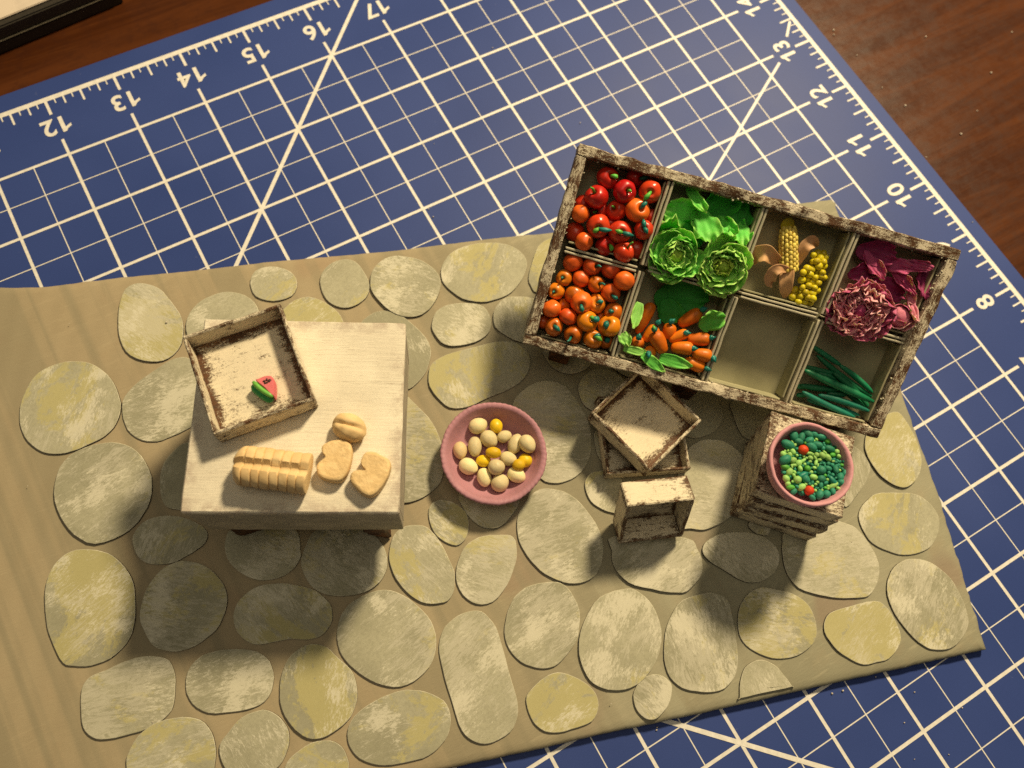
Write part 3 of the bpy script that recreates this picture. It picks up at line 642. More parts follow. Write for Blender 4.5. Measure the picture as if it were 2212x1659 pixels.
# ------------------------------------------------------------------ watermelon slice in the shallow crate
def cN(x, y): return 356.6 + x * .2481, 630.9 + y * .2481
wz = TZ + .05
wp = [at(*cN(*q), wz + .12) for q in ((770, 762), (800, 742), (880, 714), (940, 724), (968, 790), (966, 905), (950, 925), (860, 845))]
wc = sum(wp, V()) / len(wp); wp = [wc + (q - wc) * .84 for q in wp]
wat = empty('watermelon_slice', (wc.x, wc.y, wz), 'pink watermelon slice with green rind in the shallow crate', 'watermelon')
def prism(poly, z0, z1, ins=.012):
    n = len(poly); c = sum(poly, V()) / n; vs = []
    for z, s in ((z0, 0), (z1 - .015, 0), (z1, ins)):
        for p in poly: d = (c - p); d.z = 0; q = p + d.normalized() * s; vs.append(V((q.x, q.y, z)))
    fs = [(j * n + i, j * n + (i + 1) % n, (j + 1) * n + (i + 1) % n, (j + 1) * n + i) for j in range(2) for i in range(n)] + [tuple(range(2 * n, 3 * n)), tuple(range(n - 1, -1, -1))]
    bm = bmesh.new(); bv = [bm.verts.new(v) for v in vs]
    for f in fs: bm.faces.new([bv[i] for i in f])
    bmesh.ops.recalc_face_normals(bm, faces=bm.faces[:]); return sharp(from_bm(bm), 50)
link('flesh', prism(smooth_loop(wp, 3), wz, wz + .13), M['mel'], wat)
r0, r1 = at(*cN(772, 785), wz + .09), at(*cN(945, 915), wz + .09)
for i, (nm, off, z, r, mk) in enumerate((('rind', .026, wz + .048, .048, 'rind'), ('rind_stripe', .004, wz + .112, .026, 'rind2'))):
    d = (r1 - r0).normalized(); nn = V((d.y, -d.x, 0)); a = r0 + nn * off; b = r1 + nn * off
    pts = [a.lerp(b, k / 8) + nn * .012 * math.sin(math.pi * k / 8) for k in range(9)]
    for p in pts: p.z = z
    link(nm, tube_mesh(pts, [r * (.55 if k in (0, 8) else 1) for k in range(9)], 10, i), M[mk], wat)
for i, (x, y) in enumerate(((862, 775), (885, 762), (905, 775), (888, 787), (870, 790), (912, 765))):
    p = at(*cN(x, y), wz + .131); link('seed', blob_mesh(.017, .011, .009, .1, seed=i, nu=8, nv=6), M['seed'], wat, Matrix.Translation(p) @ Matrix.Rotation(i * 1.1, 4, 'Z'))

# ------------------------------------------------------------------ bread on the table
def c3(x, y): return 356.6 + x * .3638, 630.9 + y * .3638
bz = TZ + .006
la0, la1 = at(*c3(418, 1030), bz + .12), at(*c3(858, 1085), bz + .12)
ax = (la1 - la0); L = ax.length; Lo = la0.copy(); Lo.z = bz
nu, nv = 150, 34; vs = []; fs = []
for i in range(nu + 1):
    u = i / nu; x = L * u
    endr = min(1, math.sqrt(max(0, 1 - ((.16 - u) / .16) ** 2))) if u < .16 else 1
    seg = (u * 8.2 - .25) % 1; gro = 1 - .095 * max(0, 1 - min(seg, 1 - seg) / .075) - .025 * (2 * seg - 1) ** 2 if u > .06 else 1
    for j in range(nv):
        a = 2 * math.pi * j / nv; s_, c_ = math.sin(a), math.cos(a)
        y = .205 * c_; z = .165 + .155 * s_
        if s_ > 0: z -= .085 * math.exp(-(c_ / .16) ** 2)          # crease along the crown
        y *= (1 + .05 * abs(s_)); z = max(.0, z)
        gg = gro if s_ > -.2 else 1
        q = V((x + .012 * nz((x, y, z), 6), y * gg * (.25 + .75 * endr), .15 + (z - .15) * (gg if z > .15 else 1) * (.35 + .65 * endr)))
        vs.append(q + V((.6 * nz(q, 7, 2), nz(q, 7, 4), nz(q, 7, 8))) * .008)
for i in range(nu):
    for j in range(nv):
        a = i * nv + j; b = i * nv + (j + 1) % nv; fs.append((a, a + nv, b + nv, b))
fs.append(tuple(range(nv))); fs.append(tuple(range((nu + 1) * nv - 1, nu * nv - 1, -1)))
bm = bmesh.new(); bv = [bm.verts.new(v) for v in vs]
for f in fs: bm.faces.new([bv[i] for i in f])
bmesh.ops.recalc_face_normals(bm, faces=bm.faces[:])
ax.z = 0
loaf = link('bread_loaf', sharp(from_bm(bm), 60), M['bread'], None, frame(Lo, ax, V((0, 0, 1))))
tag(loaf, 'long tan bread loaf scored in two rows on the miniature table', 'bread')
def slice_(pts, tilt, label, seed):
    z = bz + .13
    loop = smooth_loop([at(*c3(x, y), z) for x, y in pts], 4); c = sum(loop, V()) / len(loop); c.z = bz
    n = len(loop); ps = [V((p.x - c.x, p.y - c.y, 0)) for p in loop]
    if sum(ps[i].x * ps[(i + 1) % n].y - ps[(i + 1) % n].x * ps[i].y for i in range(n)) < 0: ps.reverse()
    T = .13; vs = []
    for zz, s in ((0, .93), (.02, 1), (T - .025, 1.0), (T, .94), (T - .004, .8), (T, .55), (T - .004, .25)):
        for p in ps: vs.append(V((p.x * s, p.y * s, zz)) + V((nz(p * s, 11, seed), nz(p * s, 11, seed + 3), nz(p * s, 13, seed + 5) * 1.4)) * .006)
    fs = [(k * n + i, k * n + (i + 1) % n, (k + 1) * n + (i + 1) % n, (k + 1) * n + i) for k in range(6) for i in range(n)] + [tuple(range(6 * n, 7 * n)), tuple(range(n - 1, -1, -1))]
    me = mesh(vs, fs); me.materials.append(M['bread']); me.materials.append(M['crumb'])
    for i, p in enumerate(me.polygons):
        if i >= 3 * n: p.material_index = 1
    o = link('bread_slice', me, None, None, Matrix.Translation(c + V((0, 0, .004))) @ Matrix.Rotation(tilt[0], 4, 'X') @ Matrix.Rotation(tilt[1], 4, 'Y'))
    return tag(o, label, 'bread', 'cut bread slices on the miniature table')
slice_([(935, 905), (990, 880), (1060, 875), (1105, 905), (1108, 970), (1085, 1060), (1040, 1118), (960, 1115), (905, 1080), (905, 1020), (950, 978), (930, 945)], (.0, .0), 'heart shaped bread slice leaning against the cut end of the loaf', 2)
slice_([(1185, 955), (1225, 945), (1280, 965), (1335, 1000), (1335, 1060), (1290, 1150), (1225, 1210), (1170, 1195), (1105, 1130), (1105, 1075), (1150, 1055), (1190, 1052), (1160, 1010)], (0, 0), 'heart shaped bread slice lying alone near the table corner', 6)
bp = at(*c3(1093, 802), bz + .12)
vs = []; me = blob_mesh(.185, .145, .135, .05, 3, 5, 30, 20)
for v in me.vertices:
    v.co.z = max(v.co.z, -.10)
    if v.co.z > 0: v.co.z -= .04 * math.exp(-((v.co.y * 1.0 - v.co.x * .25) / .022) ** 2)
bun = link('bread_bun', me, M['bread'], None, Matrix.Translation((bp.x, bp.y, bz + .10)) @ Matrix.Rotation(math.radians(-58), 4, 'Z'))
tag(bun, 'round tan bread bun with a crease, behind the bread slices', 'bread')

# ------------------------------------------------------------------ bowls
def bowl(name, rimc, zb, R, h, label, wob, flute=None, rin=None, seed=0):
    rin = rin or .62
    prof = [(R * .02, .0), (R * .60, .0), (R * .70, .02), (R * .86, h * .42), (R * .985, h * .80), (R * 1.0, h * .93), (R * .985, h * .99), (R * .95, h), (R * .91, h * .97), (R * .88, h * .90), (R * .80, h * .55), (R * rin, h * .26), (R * rin * .8, h * .20), (R * .02, h * .19)]
    o = link(name, lathe_mesh(prof, 240, wob, seed, flute), M['pink'], None, Matrix.Translation((rimc.x, rimc.y, zb)))
    return tag(o, label, 'bowl', 'pink clay bowls')
EB = at(1067, 977, GZ + .33); EH = .34; ER = inch(115, EB)
bowl('egg_bowl', EB, GZ + .004, ER, EH, 'wide dusty pink bowl of eggs standing on the stones', .018, (ER * .93, .0026), .66, 2)
PB = at(1754, 1001, STZ + .46); PH = .46; PR = inch(94, PB)
o = bowl('pea_bowl', PB, STZ, PR, PH, 'deep dusty pink bowl of green peas on the crate stack', .02, None, .74, 5)

# eggs
EG = [(428,510,70,58,-20,'egg',0),(508,607,70,60,50,'egg',0),(405,662,75,50,88,'egg',0),(298,688,65,51,85,'egg2',0),(358,805,72,60,25,'egg',0),(473,885,70,53,80,'egg',0),(588,925,68,63,-40,'egg',0),(708,868,70,55,28,'egg',0),(562,810,62,58,0,'egg',1),(648,750,66,52,18,'egg',0),(700,640,78,52,-70,'egg',0),(786,642,72,58,55,'egg',1),(620,588,56,44,-25,'egg',0)]
YO = [(560,512,54,47,80,0),(540,705,58,42,5,1),(468,765,56,44,0,0),(724,795,48,44,-20,1),(770,762,52,50,0,0)]
items = [(x, y, a, b, an, mk, lv, 'clay_egg') for x, y, a, b, an, mk, lv in EG] + [(x, y, a, b, an, 'yolk', lv, 'yellow_ball') for x, y, a, b, an, lv in YO]
eo = []
for i, (x, y, a, b, an, mk, lv, nm) in enumerate(items):
    px, py = cH([(x, y)])[0]
    d0 = math.hypot(px - 1067, py - 985) / 105
    z = GZ + .085 + .085 + .05 * max(0, d0 - .5) + .085 * lv
    p = at(px, py, z); ra, rb = inch(a * .2976, p), inch(b * .2976, p)
    e2 = at(px + 10 * math.cos(math.radians(an)), py + 10 * math.sin(math.radians(an)), z)
    Mx = frame(p, e2 - p, V((0, 0, 1)))
    o = link(nm, blob_mesh(ra, rb, rb, .035, 2.2, i * 3, 24, 16, .08 if nm == 'clay_egg' else .0), M[mk], None, Mx)
    eo.append((nm, (p - TC).length, o, mk))
for nm, kind, gr in (('clay_egg', 'egg', 'cream eggs in the wide pink bowl'), ('yellow_ball', 'fruit', 'yellow balls in the wide pink bowl')):
    for r, (n_, d, o, mk) in enumerate(sorted([e for e in eo if e[0] == nm], key=lambda e: e[1])):
        tag(o, ('%s egg in the wide pink bowl, %s nearest the miniature table' % ('tan' if mk == 'egg2' else 'cream', ORD[r])) if kind == 'egg' else 'bright yellow fruit among the eggs, %s nearest the miniature table' % ORD[r], kind, gr)

# peas
rng = random.Random(3)
pz = STZ + PH * .76; pc = at(1757, 1006, pz)
def cP(x, y): return 1426.4 + x * .2976, 850.3 + y * .2976
fixed = [(1032,412,38,'redp'),(1075,706,36,'redp'),(970,306,36,'pea'),(1065,290,38,'pea'),(925,372,40,'pea'),(900,485,40,'pea'),(1160,560,36,'pea'),(1090,388,36,'pea'),(1205,730,30,'pea'),(1150,738,30,'pea'),(1315,650,30,'pea'),(1305,605,30,'pea'),(1335,580,25,'pea'),(1225,405,32,'pea'),(1135,375,32,'pea'),(1165,318,32,'pea'),(1208,308,26,'pea3'),(1025,315,30,'pea'),(1003,350,30,'pea'),(1075,345,30,'pea'),(1278,375,28,'pea'),(1110,300,28,'pea'),(1000,508,26,'pea2'),(885,442,22,'pea2'),(958,422,22,'pea2'),(1166,455,26,'pea2'),(1110,608,26,'pea2'),(912,618,26,'pea2'),(935,568,28,'pea2'),(990,628,30,'pea2'),(1025,680,28,'pea2'),(925,654,20,'pea2'),(960,485,26,'pea2'),(1295,455,20,'pea2'),(1060,548,24,'pea3'),(905,535,26,'pea3'),(1040,590,32,'bean2'),(1250,670,26,'pea2'),(1208,468,26,'pea2'),(1275,425,20,'pea2'),(1085,470,20,'pea2'),(1265,555,26,'pea'),(1215,545,24,'pea'),(1245,635,28,'bean2'),(1165,620,32,'pea'),(1050,620,34,'pea'),(970,710,24,'pea'),(945,680,24,'pea3'),(1100,755,22,'pea'),(1250,710,24,'pea')]
peas = []
for x, y, r, mk in fixed:
    p = at(*cP(x, y), pz); peas.append((p, inch(r * .2976, p), mk))
tries = 0
while tries < 9000 and len(peas) < 165:
    tries += 1
    a = rng.uniform(0, 6.283); q = PR * .74 * math.sqrt(rng.random()); r = rng.choice((.016, .019, .022, .026, .030, .034))
    p = V((pc.x + q * math.cos(a), pc.y + q * math.sin(a), pz))
    if all((p - o_[0]).length > (r + o_[1]) * .84 for o_ in peas):
        im = (p - pc); left = -im.dot(V((.868, -.49, 0)))
        mk = 'pea2' if rng.random() < (.58 if left > -.08 else .30) and r < .032 else ('pea3' if rng.random() < .12 else 'pea')
        peas.append((p, r, mk))
bed = bmesh.new()                                # the peas buried below, seen only in the gaps
for i in range(70):
    a = i * 2.39996; q = PR * .68 * math.sqrt((i + .5) / 70)
    bmesh.ops.create_icosphere(bed, subdivisions=2, radius=.048, matrix=Matrix.Translation((q * math.cos(a), q * math.sin(a), 0)))
tag(link('buried_peas', from_bm(bed), M['pea'], None, Matrix.Translation((pc.x, pc.y, pz - .05))), 'buried green peas filling the deep pink bowl', 'peas', kind='stuff')
pm = {}
for k, mk in enumerate(('pea', 'pea2', 'pea3', 'redp', 'bean2')):
    for j in range(4):
        e = (1.05, 1.25, 1.4, 1.12)[j] if mk != 'redp' else 1.0
        if mk == 'bean2': e = 1.7
        if mk == 'pea2' and j == 2: e = 1.75
        me = blob_mesh(e, 1 / math.sqrt(e), 1 / math.sqrt(e), .10, 2.4, k * 9 + j, 12, 8); me.materials.append(M[mk]); pm[mk, j] = me
made = []
for i, (p, r, mk) in enumerate(peas):
    p = p + V((0, 0, rng.uniform(-.012, .014) + .02 * (1 - ((p - pc).length / PR) ** 2)))
    o = link('pea', pm[mk, rng.randrange(4)], None, None, Matrix.Translation(p) @ Matrix.Rotation(rng.uniform(0, 6.28), 4, 'Z') @ Matrix.Rotation(rng.uniform(-.4, .4), 4, 'Y') @ Matrix.Scale(r, 4))
    made.append((o, p, mk))
LN = {'pea': 'dark green', 'pea2': 'pale green', 'pea3': 'leaf green', 'bean2': 'teal'}
A_, B_ = made[0][1], made[1][1]
for mk in LN:
    for nm, near in (('tray', True), ('bowl\'s front', False)):
        sel = sorted([m_ for m_ in made if m_[2] == mk and ((m_[1] - A_).length < (m_[1] - B_).length) == near], key=lambda m_: (m_[1] - (A_ if near else B_)).length)
        for r, m_ in enumerate(sel): tag(m_[0], '%s clay pea, %s nearest the red ball by the %s' % (LN[mk], ORD[r], nm), 'pea', 'peas in the deep pink bowl')
tag(made[0][0], 'red ball among the green peas, on the side nearest the tray', 'pea', 'peas in the deep pink bowl')
tag(made[1][0], 'red ball among the green peas at the front of the bowl', 'pea', 'peas in the deep pink bowl')

# ------------------------------------------------------------------ sloping display tray
BL, TL, TR = at(1128.6, 742.3, 1.10), at(1252.6, 310, 2.34), at(2080.6, 542, 2.14)
TN = (BL - TL).cross(TR - TL).normalized()
if TN.z < 0: TN = -TN
BR = on_plane(1896.5, 946.5, BL, TN)
def T(s, t, n=0.): return BL * ((1 - s) * (1 - t)) + BR * (s * (1 - t)) + TL * ((1 - s) * t) + TR * (s * t) + TN * n
def tr(x, y, n): return on_plane(x, y, BL + TN * n, TN)
tc = T(.5, .5); tray = empty('display_tray', (tc.x, tc.y, GZ), 'sloping wooden display tray with eight compartments of vegetables and flaking cream paint', 'tray')
DP = .40; RWd = .125
i_s, i_t = RWd / 2 / 4.7, RWd / 2 / 2.47
for k, (a, b, e) in enumerate(((T(0, 1 - i_t, -DP / 2), T(1, 1 - i_t, -DP / 2), 0), (T(0, i_t, -DP / 2), T(1, i_t, -DP / 2), 0), (T(i_s, 2 * i_t, -DP / 2), T(i_s, 1 - 2 * i_t, -DP / 2), -.004), (T(1 - i_s, 2 * i_t, -DP / 2), T(1 - i_s, 1 - 2 * i_t, -DP / 2), -.004))):
    beam('rim_board', a, b, TN, RWd, DP, M['rail'], tray, k * 13 + 2, jit=.020, ext=e)
fq = [T(.02, .03, -DP + .03), T(.98, .03, -DP + .03), T(.98, .97, -DP + .03), T(.02, .97, -DP + .03)]
bmv = [q + TN * d for d in (0, -.04) for q in fq]
link('tray_floor', mesh([q - fq[0] for q in bmv], [(0, 1, 2, 3), (7, 6, 5, 4), (0, 4, 5, 1), (1, 5, 6, 2), (2, 6, 7, 3), (3, 7, 4, 0)], False), M['floor'], tray, Matrix.Translation(fq[0]))
dh = DP - .07
HS = [(2 * i_s, .245), (.249, .494), (.500, .732), (.738, 1 - 2 * i_s)]
for k, sdv in enumerate((.247, .497, .735)):
    for row, (t0, t1) in enumerate(((2 * i_t, .500), (.525, 1 - 2 * i_t))):
        for g in (-1, 1):
            s_ = sdv + g * .0052 + (.006 * (row - .5) if k == 1 else 0) * -1
            beam('divider', T(s_, t0, -.03 - dh / 2), T(s_, t1, -.03 - dh / 2), TN, .030, dh, M['div'], tray, k * 5 + row * 3 + g, jit=.007, ext=-.01)
for k, (s0, s1) in enumerate(HS):
    tm = (.502, .518, .514, .505)[k]
    for g in (-1, 1):
        beam('divider', T(s0 + .012, tm + g * .0095, -.035 - dh / 2), T(s1 - .012, tm + g * .0095, -.035 - dh / 2), TN, .028, dh, M['div'], tray, k * 7 + g + 40, jit=.007)
for k, (s0, s1) in enumerate(HS):               # pale card lining inside the front and end walls of each compartment
    for t0, t1 in ((2 * i_t, .490), (.535, 1 - 2 * i_t)):
        beam('card_lining', T(s0 + .016, t0 + .007, -.06 - dh / 2), T(s1 - .016, t0 + .007, -.06 - dh / 2), TN, .022, dh - .04, M['floor'], tray, k + 70, jit=.004)
        beam('card_lining', T(s1 - .011, t0 + .02, -.06 - dh / 2), T(s1 - .011, t1 - .01, -.06 - dh / 2), TN, .022, dh - .04, M['floor'], tray, k + 75, jit=.004)
for k, (x, y) in enumerate(((1207, 772), (1470, 848))):
    f = at(x, y, GZ); h = .62; link('leg', box_mesh(.26, .16, h, jit=.02, seed=k + 60), M['leg'], tray, frame(f + V((0, 0, h / 2)), T(1, 0) - T(0, 0), V((0, 0, 1))))
for s_, t_ in ((.94, .07), (.08, .90), (.92, .90)):
    q = T(s_, t_, -DP - .02); h = q.z - GZ
    link('leg', box_mesh(.2, .16, h, jit=.015, seed=int(s_ * 99)), M['leg'], tray, frame(V((q.x, q.y, GZ + h / 2)), V(((T(1, 0) - T(0, 0)).x, (T(1, 0) - T(0, 0)).y, 0)), V((0, 0, 1))))
# glue lumps and paint flakes along the rims
fl = bmesh.new()
for k in range(120):
    s_, t_ = rng.random(), rng.random(); side = rng.randrange(4); o_ = .030 + rng.uniform(-.004, .006)
    q = (T(s_, 1 - o_ * 1.75, 0), T(s_, o_ * 1.75, 0), T(o_ * .9, t_, 0), T(1 - o_ * .9, t_, 0))[side] - TN * rng.uniform(.0, .05)
    bmesh.ops.create_icosphere(fl, subdivisions=1, radius=rng.uniform(.006, .016), matrix=Matrix.Translation(q - tc) @ Matrix.Diagonal((1, rng.uniform(.5, 1.4), .7, 1)))
tag(link('paint_flakes', from_bm(fl), M['div'], tray, Matrix.Translation(tc)), kind='stuff')

# ------------------------------------------------------------------ tomatoes
def c1(x, y): return 1097.2 + x * .3307, 274.3 + y * .3307
def c2(x, y): return 1124.6 + x * .1653, 521.2 + y * .1653
FL = -DP + .03
def fruit_mesh(r, seed, dim=.12, squash=.92):
    me = blob_mesh(r, r * (1 + .05 * math.sin(seed * 1.7)), r * squash * (1 + .06 * math.sin(seed * 2.3)), .075, 1.6, seed * 3.7, 26, 18)
    for v in me.vertices:
        if v.co.z > 0: v.co.z -= dim * r * math.exp(-((v.co.x ** 2 + v.co.y ** 2) / (r * .26) ** 2)) * 1.5
    return me
FR = []
def fruit(name, px, r, lv, mk, stem, seed, comp):
    n = (-.075, -.15, -.23)[lv]
    p = tr(px[0], px[1], n); r = inch(r * 1.06, p)
    n = max(n, FL + r * .95); p = tr(px[0], px[1], n)
    view = (CAMP - p).normalized()
    if stem:
        sp = on_plane(stem[0][0], stem[0][1], p + TN * r * .8, TN); d = (sp - p).normalized()
        if d.dot(view) < .1: d = (d + view * .5).normalized()
    else: d = V((rng.uniform(-1, 1), rng.uniform(-1, 1), -.4)).normalized()
    root = empty(name, p - TN * r); WM[root.name] = Matrix.Translation(p - TN * r)
    xa = d.orthogonal(); Mx = frame(p, xa, d)
    link('fruit', fruit_mesh(r, seed, .30 if stem else .03), M[mk], root, Mx)
    if stem:
        for kind, ang, ln in stem[1]:
            c_ = {'g': 'stem', 't': 'teal'}[kind[0]]
            if kind[1] == 's':                   # a thin stalk
                pts = [p + d * r * .55, p + d * (r * .8 + ln * .3) + xa * .1 * ln, p + d * (r * .8 + ln * .7)]
                e = on_plane(px[0] + (stem[0][0] - px[0]) * 1, stem[0][1], p, TN)
                link('stalk', tube_mesh(pts, (.016, .015, .010), 7, seed), M[c_], root)
            else:                                # a leaf lying on the fruit
                ia = V(RX) * math.cos(math.radians(ang)) + V(RY) * math.sin(math.radians(ang)); ia = (ia - d * ia.dot(d)).normalized()
                a0 = p + d * r * .86; lf = ln
                lf *= .8; pts = [a0 - ia * .01 - d * .02, a0 + ia * lf * .25 + d * .016, a0 + ia * lf * .55 + d * .020, a0 + ia * lf * .85 + d * .008, a0 + ia * lf - d * .004]
                wdt = .030 if kind[1] == 'l' else .042
                link('leaf', tube_mesh(pts, (wdt * .5, wdt * .85, wdt, wdt * .5, .004), 8, seed), M[c_], root)
    FR.append((root, comp, mk, stem, p))
S_ = lambda k, x, y, *l: (k(x, y), l)
UP = [((652,333),70,1,'tom',S_(c1,682,318,('gl',20,.09))), ((578,456),71,0,'tom',S_(c1,556,420,('gs',0,.16))), ((763,420),73,0,'tom',S_(c1,790,420,('gs',0,.09))), ((928,423),72,0,'tom',S_(c1,930,428,('gl',130,.15))),
      ((708,545),63,1,'tom',S_(c1,688,525,('gs',0,.08))), ((847,545),75,0,'tom2',S_(c1,872,525,('tl',-50,.13))), ((474,567),56,0,'tom2',None), ((590,648),75,0,'tom',S_(c1,590,665,('gl',150,.09),('tl',5,.20))),
      ((733,685),70,0,'tom',S_(c1,745,690,('gl',200,.11),('tl',15,.18))), ((888,672),60,0,'tom',S_(c1,890,660,('tl',-95,.13),('tl',60,.10))), ((498,750),59,0,'tom2',None), ((636,775),63,1,'tom',S_(c1,672,775,('gl',80,.08))),
      ((757,818),64,0,'tom',S_(c1,800,770,('gs',0,.14))), ((835,330),62,2,'tom',S_(c1,880,340,('tl',-20,.14))), ((440,690),62,2,'tom',None), ((490,500),56,2,'tom',None), ((600,545),56,2,'tom',S_(c1,560,555,('gs',0,.06))), ((935,585),50,2,'tom',None), ((838,800),62,2,'tom',None), ((668,630),52,2,'tom',None)]
for i, (c_, r, lv, mk, st) in enumerate(UP): fruit('clay_tomato', c1(*c_), r * .3307, lv, mk, st, i, 'u')
LOW = [((682,275),125,1,'tom2',None),((935,320),120,1,'tom2',S_(c2,1010,330,('ts',0,.11))),((1180,365),118,1,'tom2',None),((568,480),104,1,'ora',S_(c2,545,482,('ts',0,.06))),((785,490),110,1,'tom2',None),((985,560),106,1,'ora',S_(c2,1050,565,('ts',0,.13))),((1352,518),128,0,'tom2',None),((465,650),108,1,'ora',S_(c2,432,665,('ts',0,.06))),((705,700),124,1,'ora',None),((1180,675),118,1,'tom2',S_(c2,1205,715,('tl',30,.09))),((795,800),138,0,'tom2',S_(c2,793,840,('tl',80,.11))),((985,815),124,1,'ora',S_(c2,1010,798,('tl',-10,.08))),((565,840),95,2,'ora',None),((410,880),112,0,'tom2',None),((620,985),114,0,'tom2',None),((1215,925),117,1,'ora',S_(c2,1160,912,('tl',10,.07))),((870,1045),134,0,'yor',S_(c2,955,1010,('gl',200,.06),('tL',5,.11))),((1160,1108),138,0,'yor',S_(c2,1118,1050,('tL',85,.11))),((438,1118),116,0,'ora',S_(c2,440,1105,('tl',45,.12))),((685,1218),116,0,'ora',S_(c2,650,1260,('ts',0,.17))),((950,1278),118,0,'yor',S_(c2,970,1240,('gl',35,.13),('tl',-10,.10))),((1120,1290),110,2,'ora',S_(c2,1120,1270,('tL',60,.07))),((300,1050),100,2,'tom2',None),((1045,985),60,2,'ora',None)]
for i, (c_, r, lv, mk, st) in enumerate(LOW): fruit('clay_orange', c2(*c_), r * .1653, lv, mk, st, i + 40, 'l')
CN = {'tom': 'glossy red', 'tom2': 'red orange', 'ora': 'orange', 'yor': 'yellow orange'}
for comp, what, cat, where, gr in (('u', 'tomato', 'tomato', 'the back rim corner', 'tomatoes in the back corner compartment'), ('l', 'fruit', 'fruit', 'the front rim corner', 'round fruit in the front corner compartment')):
    ref = T(0, 1) if comp == 'u' else T(0, 0)
    for mk in CN:
        sel = sorted([f for f in FR if f[1] == comp and f[2] == mk], key=lambda f: (f[4] - ref).length)
        for r, f in enumerate(sel):
            st = 'no stem showing' if not f[3] else ('a stalk' if f[3][1][0][0][1] == 's' else ('green leaf' if f[3][1][0][0][0] == 'g' else 'teal leaf') if len(f[3][1]) == 1 else 'two leaves')
            tag(f[0], '%s %s with %s, %s of its colour from %s' % (CN[mk], what, st, ORD[r], where), cat, gr)

# ------------------------------------------------------------------ lettuce, loose leaves
def dirs(p):                                     # screen-right, screen-down, towards the lens at p, in the tray's plane
    return V(RX), V(RY), (CAMP - p).normalized()
def put_leaf(name, px, n, ang, L, W, mk, parent=None, lift=.2, curl=.3, cup=.2, ruf=.03, seed=0, roll=0., label=None, cat='leaf', group=None, jag=0., th=.012, freq=7., sub=1, taper=False):
    p = tr(px[0], px[1], n)
    x = V(RX) * math.cos(math.radians(ang)) + V(RY) * math.sin(math.radians(ang)); x = (x - TN * x.dot(TN)).normalized()
    Mx = frame(p, x, TN) @ Matrix.Rotation(-lift, 4, 'Y') @ Matrix.Rotation(roll, 4, 'X') @ Matrix.Translation((-L / 2, 0, 0))
    o = link(name, leaf_mesh(L, W, curl, cup, ruf, seed, freq=freq, jag=jag, taper=taper), M[mk], parent, Mx); solid(o, th, sub)
    if label: tag(o, label, cat, group)
    return o
def rosette(name, px, n, R, rings, label, cat, tilt=(0, 0), seed=0, group=None):
    p = tr(px[0], px[1], n); nn = ((CAMP - p).normalized() * .5 + TN * .5 + V(RX) * tilt[0] + V(RY) * tilt[1]).normalized()
    root = empty(name, p, label, cat, group); WM[root.name] = Matrix.Translation(p)
    base = frame(p, nn.orthogonal(), nn); k = seed
    for (cnt, r0, L, W, el, curl, cup, ruf, mk, h) in rings:
        for i in range(cnt):
            k += 1; a = 2 * math.pi * (i + .5 * (k % 2) * .6) / cnt + k * .37
            Mx = base @ Matrix.Rotation(a, 4, 'Z') @ Matrix.Translation((r0 * R, 0, h * R)) @ Matrix.Rotation(-el + rng.uniform(-.15, .15), 4, 'Y') @ Matrix.Rotation(rng.uniform(-.25, .25), 4, 'X')
            o = link('leaf', leaf_mesh(L * R, W * R, curl, cup, ruf * R, k, freq=8, nu=8, nv=18, jag=.06 * R), M[mk], root, Mx); solid(o, .011, 1)
    link('heart', blob_mesh(R * .22, R * .22, R * .25, .3, 4, seed), M[rings[-1][8]], root, base @ Matrix.Translation((0, 0, R * .12)))
    return root
hr = inch(150 * .3307, tr(*c1(1095, 830), -.1)) * 1.36
RG = [(6, .02, 1.0, .62, .22, .30, .45, .08, 'let', -.28), (6, .02, .84, .54, .42, .25, .50, .10, 'let', -.22), (5, .02, .66, .46, .62, .20, .50, .12, 'let2', -.14), (5, .02, .48, .34, .82, .1, .5, .12, 'let2', -.06), (4, .0, .32, .22, 1.05, .0, .5, .11, 'heart', .0)]
rosette('lettuce', c1(1095, 838), -.09, hr, RG, 'green lettuce head beside the tomatoes divider', 'lettuce', seed=3, group='lettuce heads in the tray')
rosette('lettuce', c1(1398, 905), -.08, hr * 1.05, [(6, .02, 1.0, .60, .25, .3, .45, .11, 'let2', -.28), (6, .02, .84, .52, .45, .25, .5, .14, 'let2', -.2), (5, .02, .64, .44, .65, .15, .5, .16, 'let2', -.12), (4, .02, .46, .32, .85, .1, .5, .15, 'heart', -.04), (4, 0, .30, .20, 1.05, 0, .5, .12, 'heart', .0)], 'pale ruffled lettuce head beside the corn compartment', 'lettuce', tilt=(.05, .1), seed=40, group='lettuce heads in the tray')
LG = 'loose lettuce leaves in the tray'
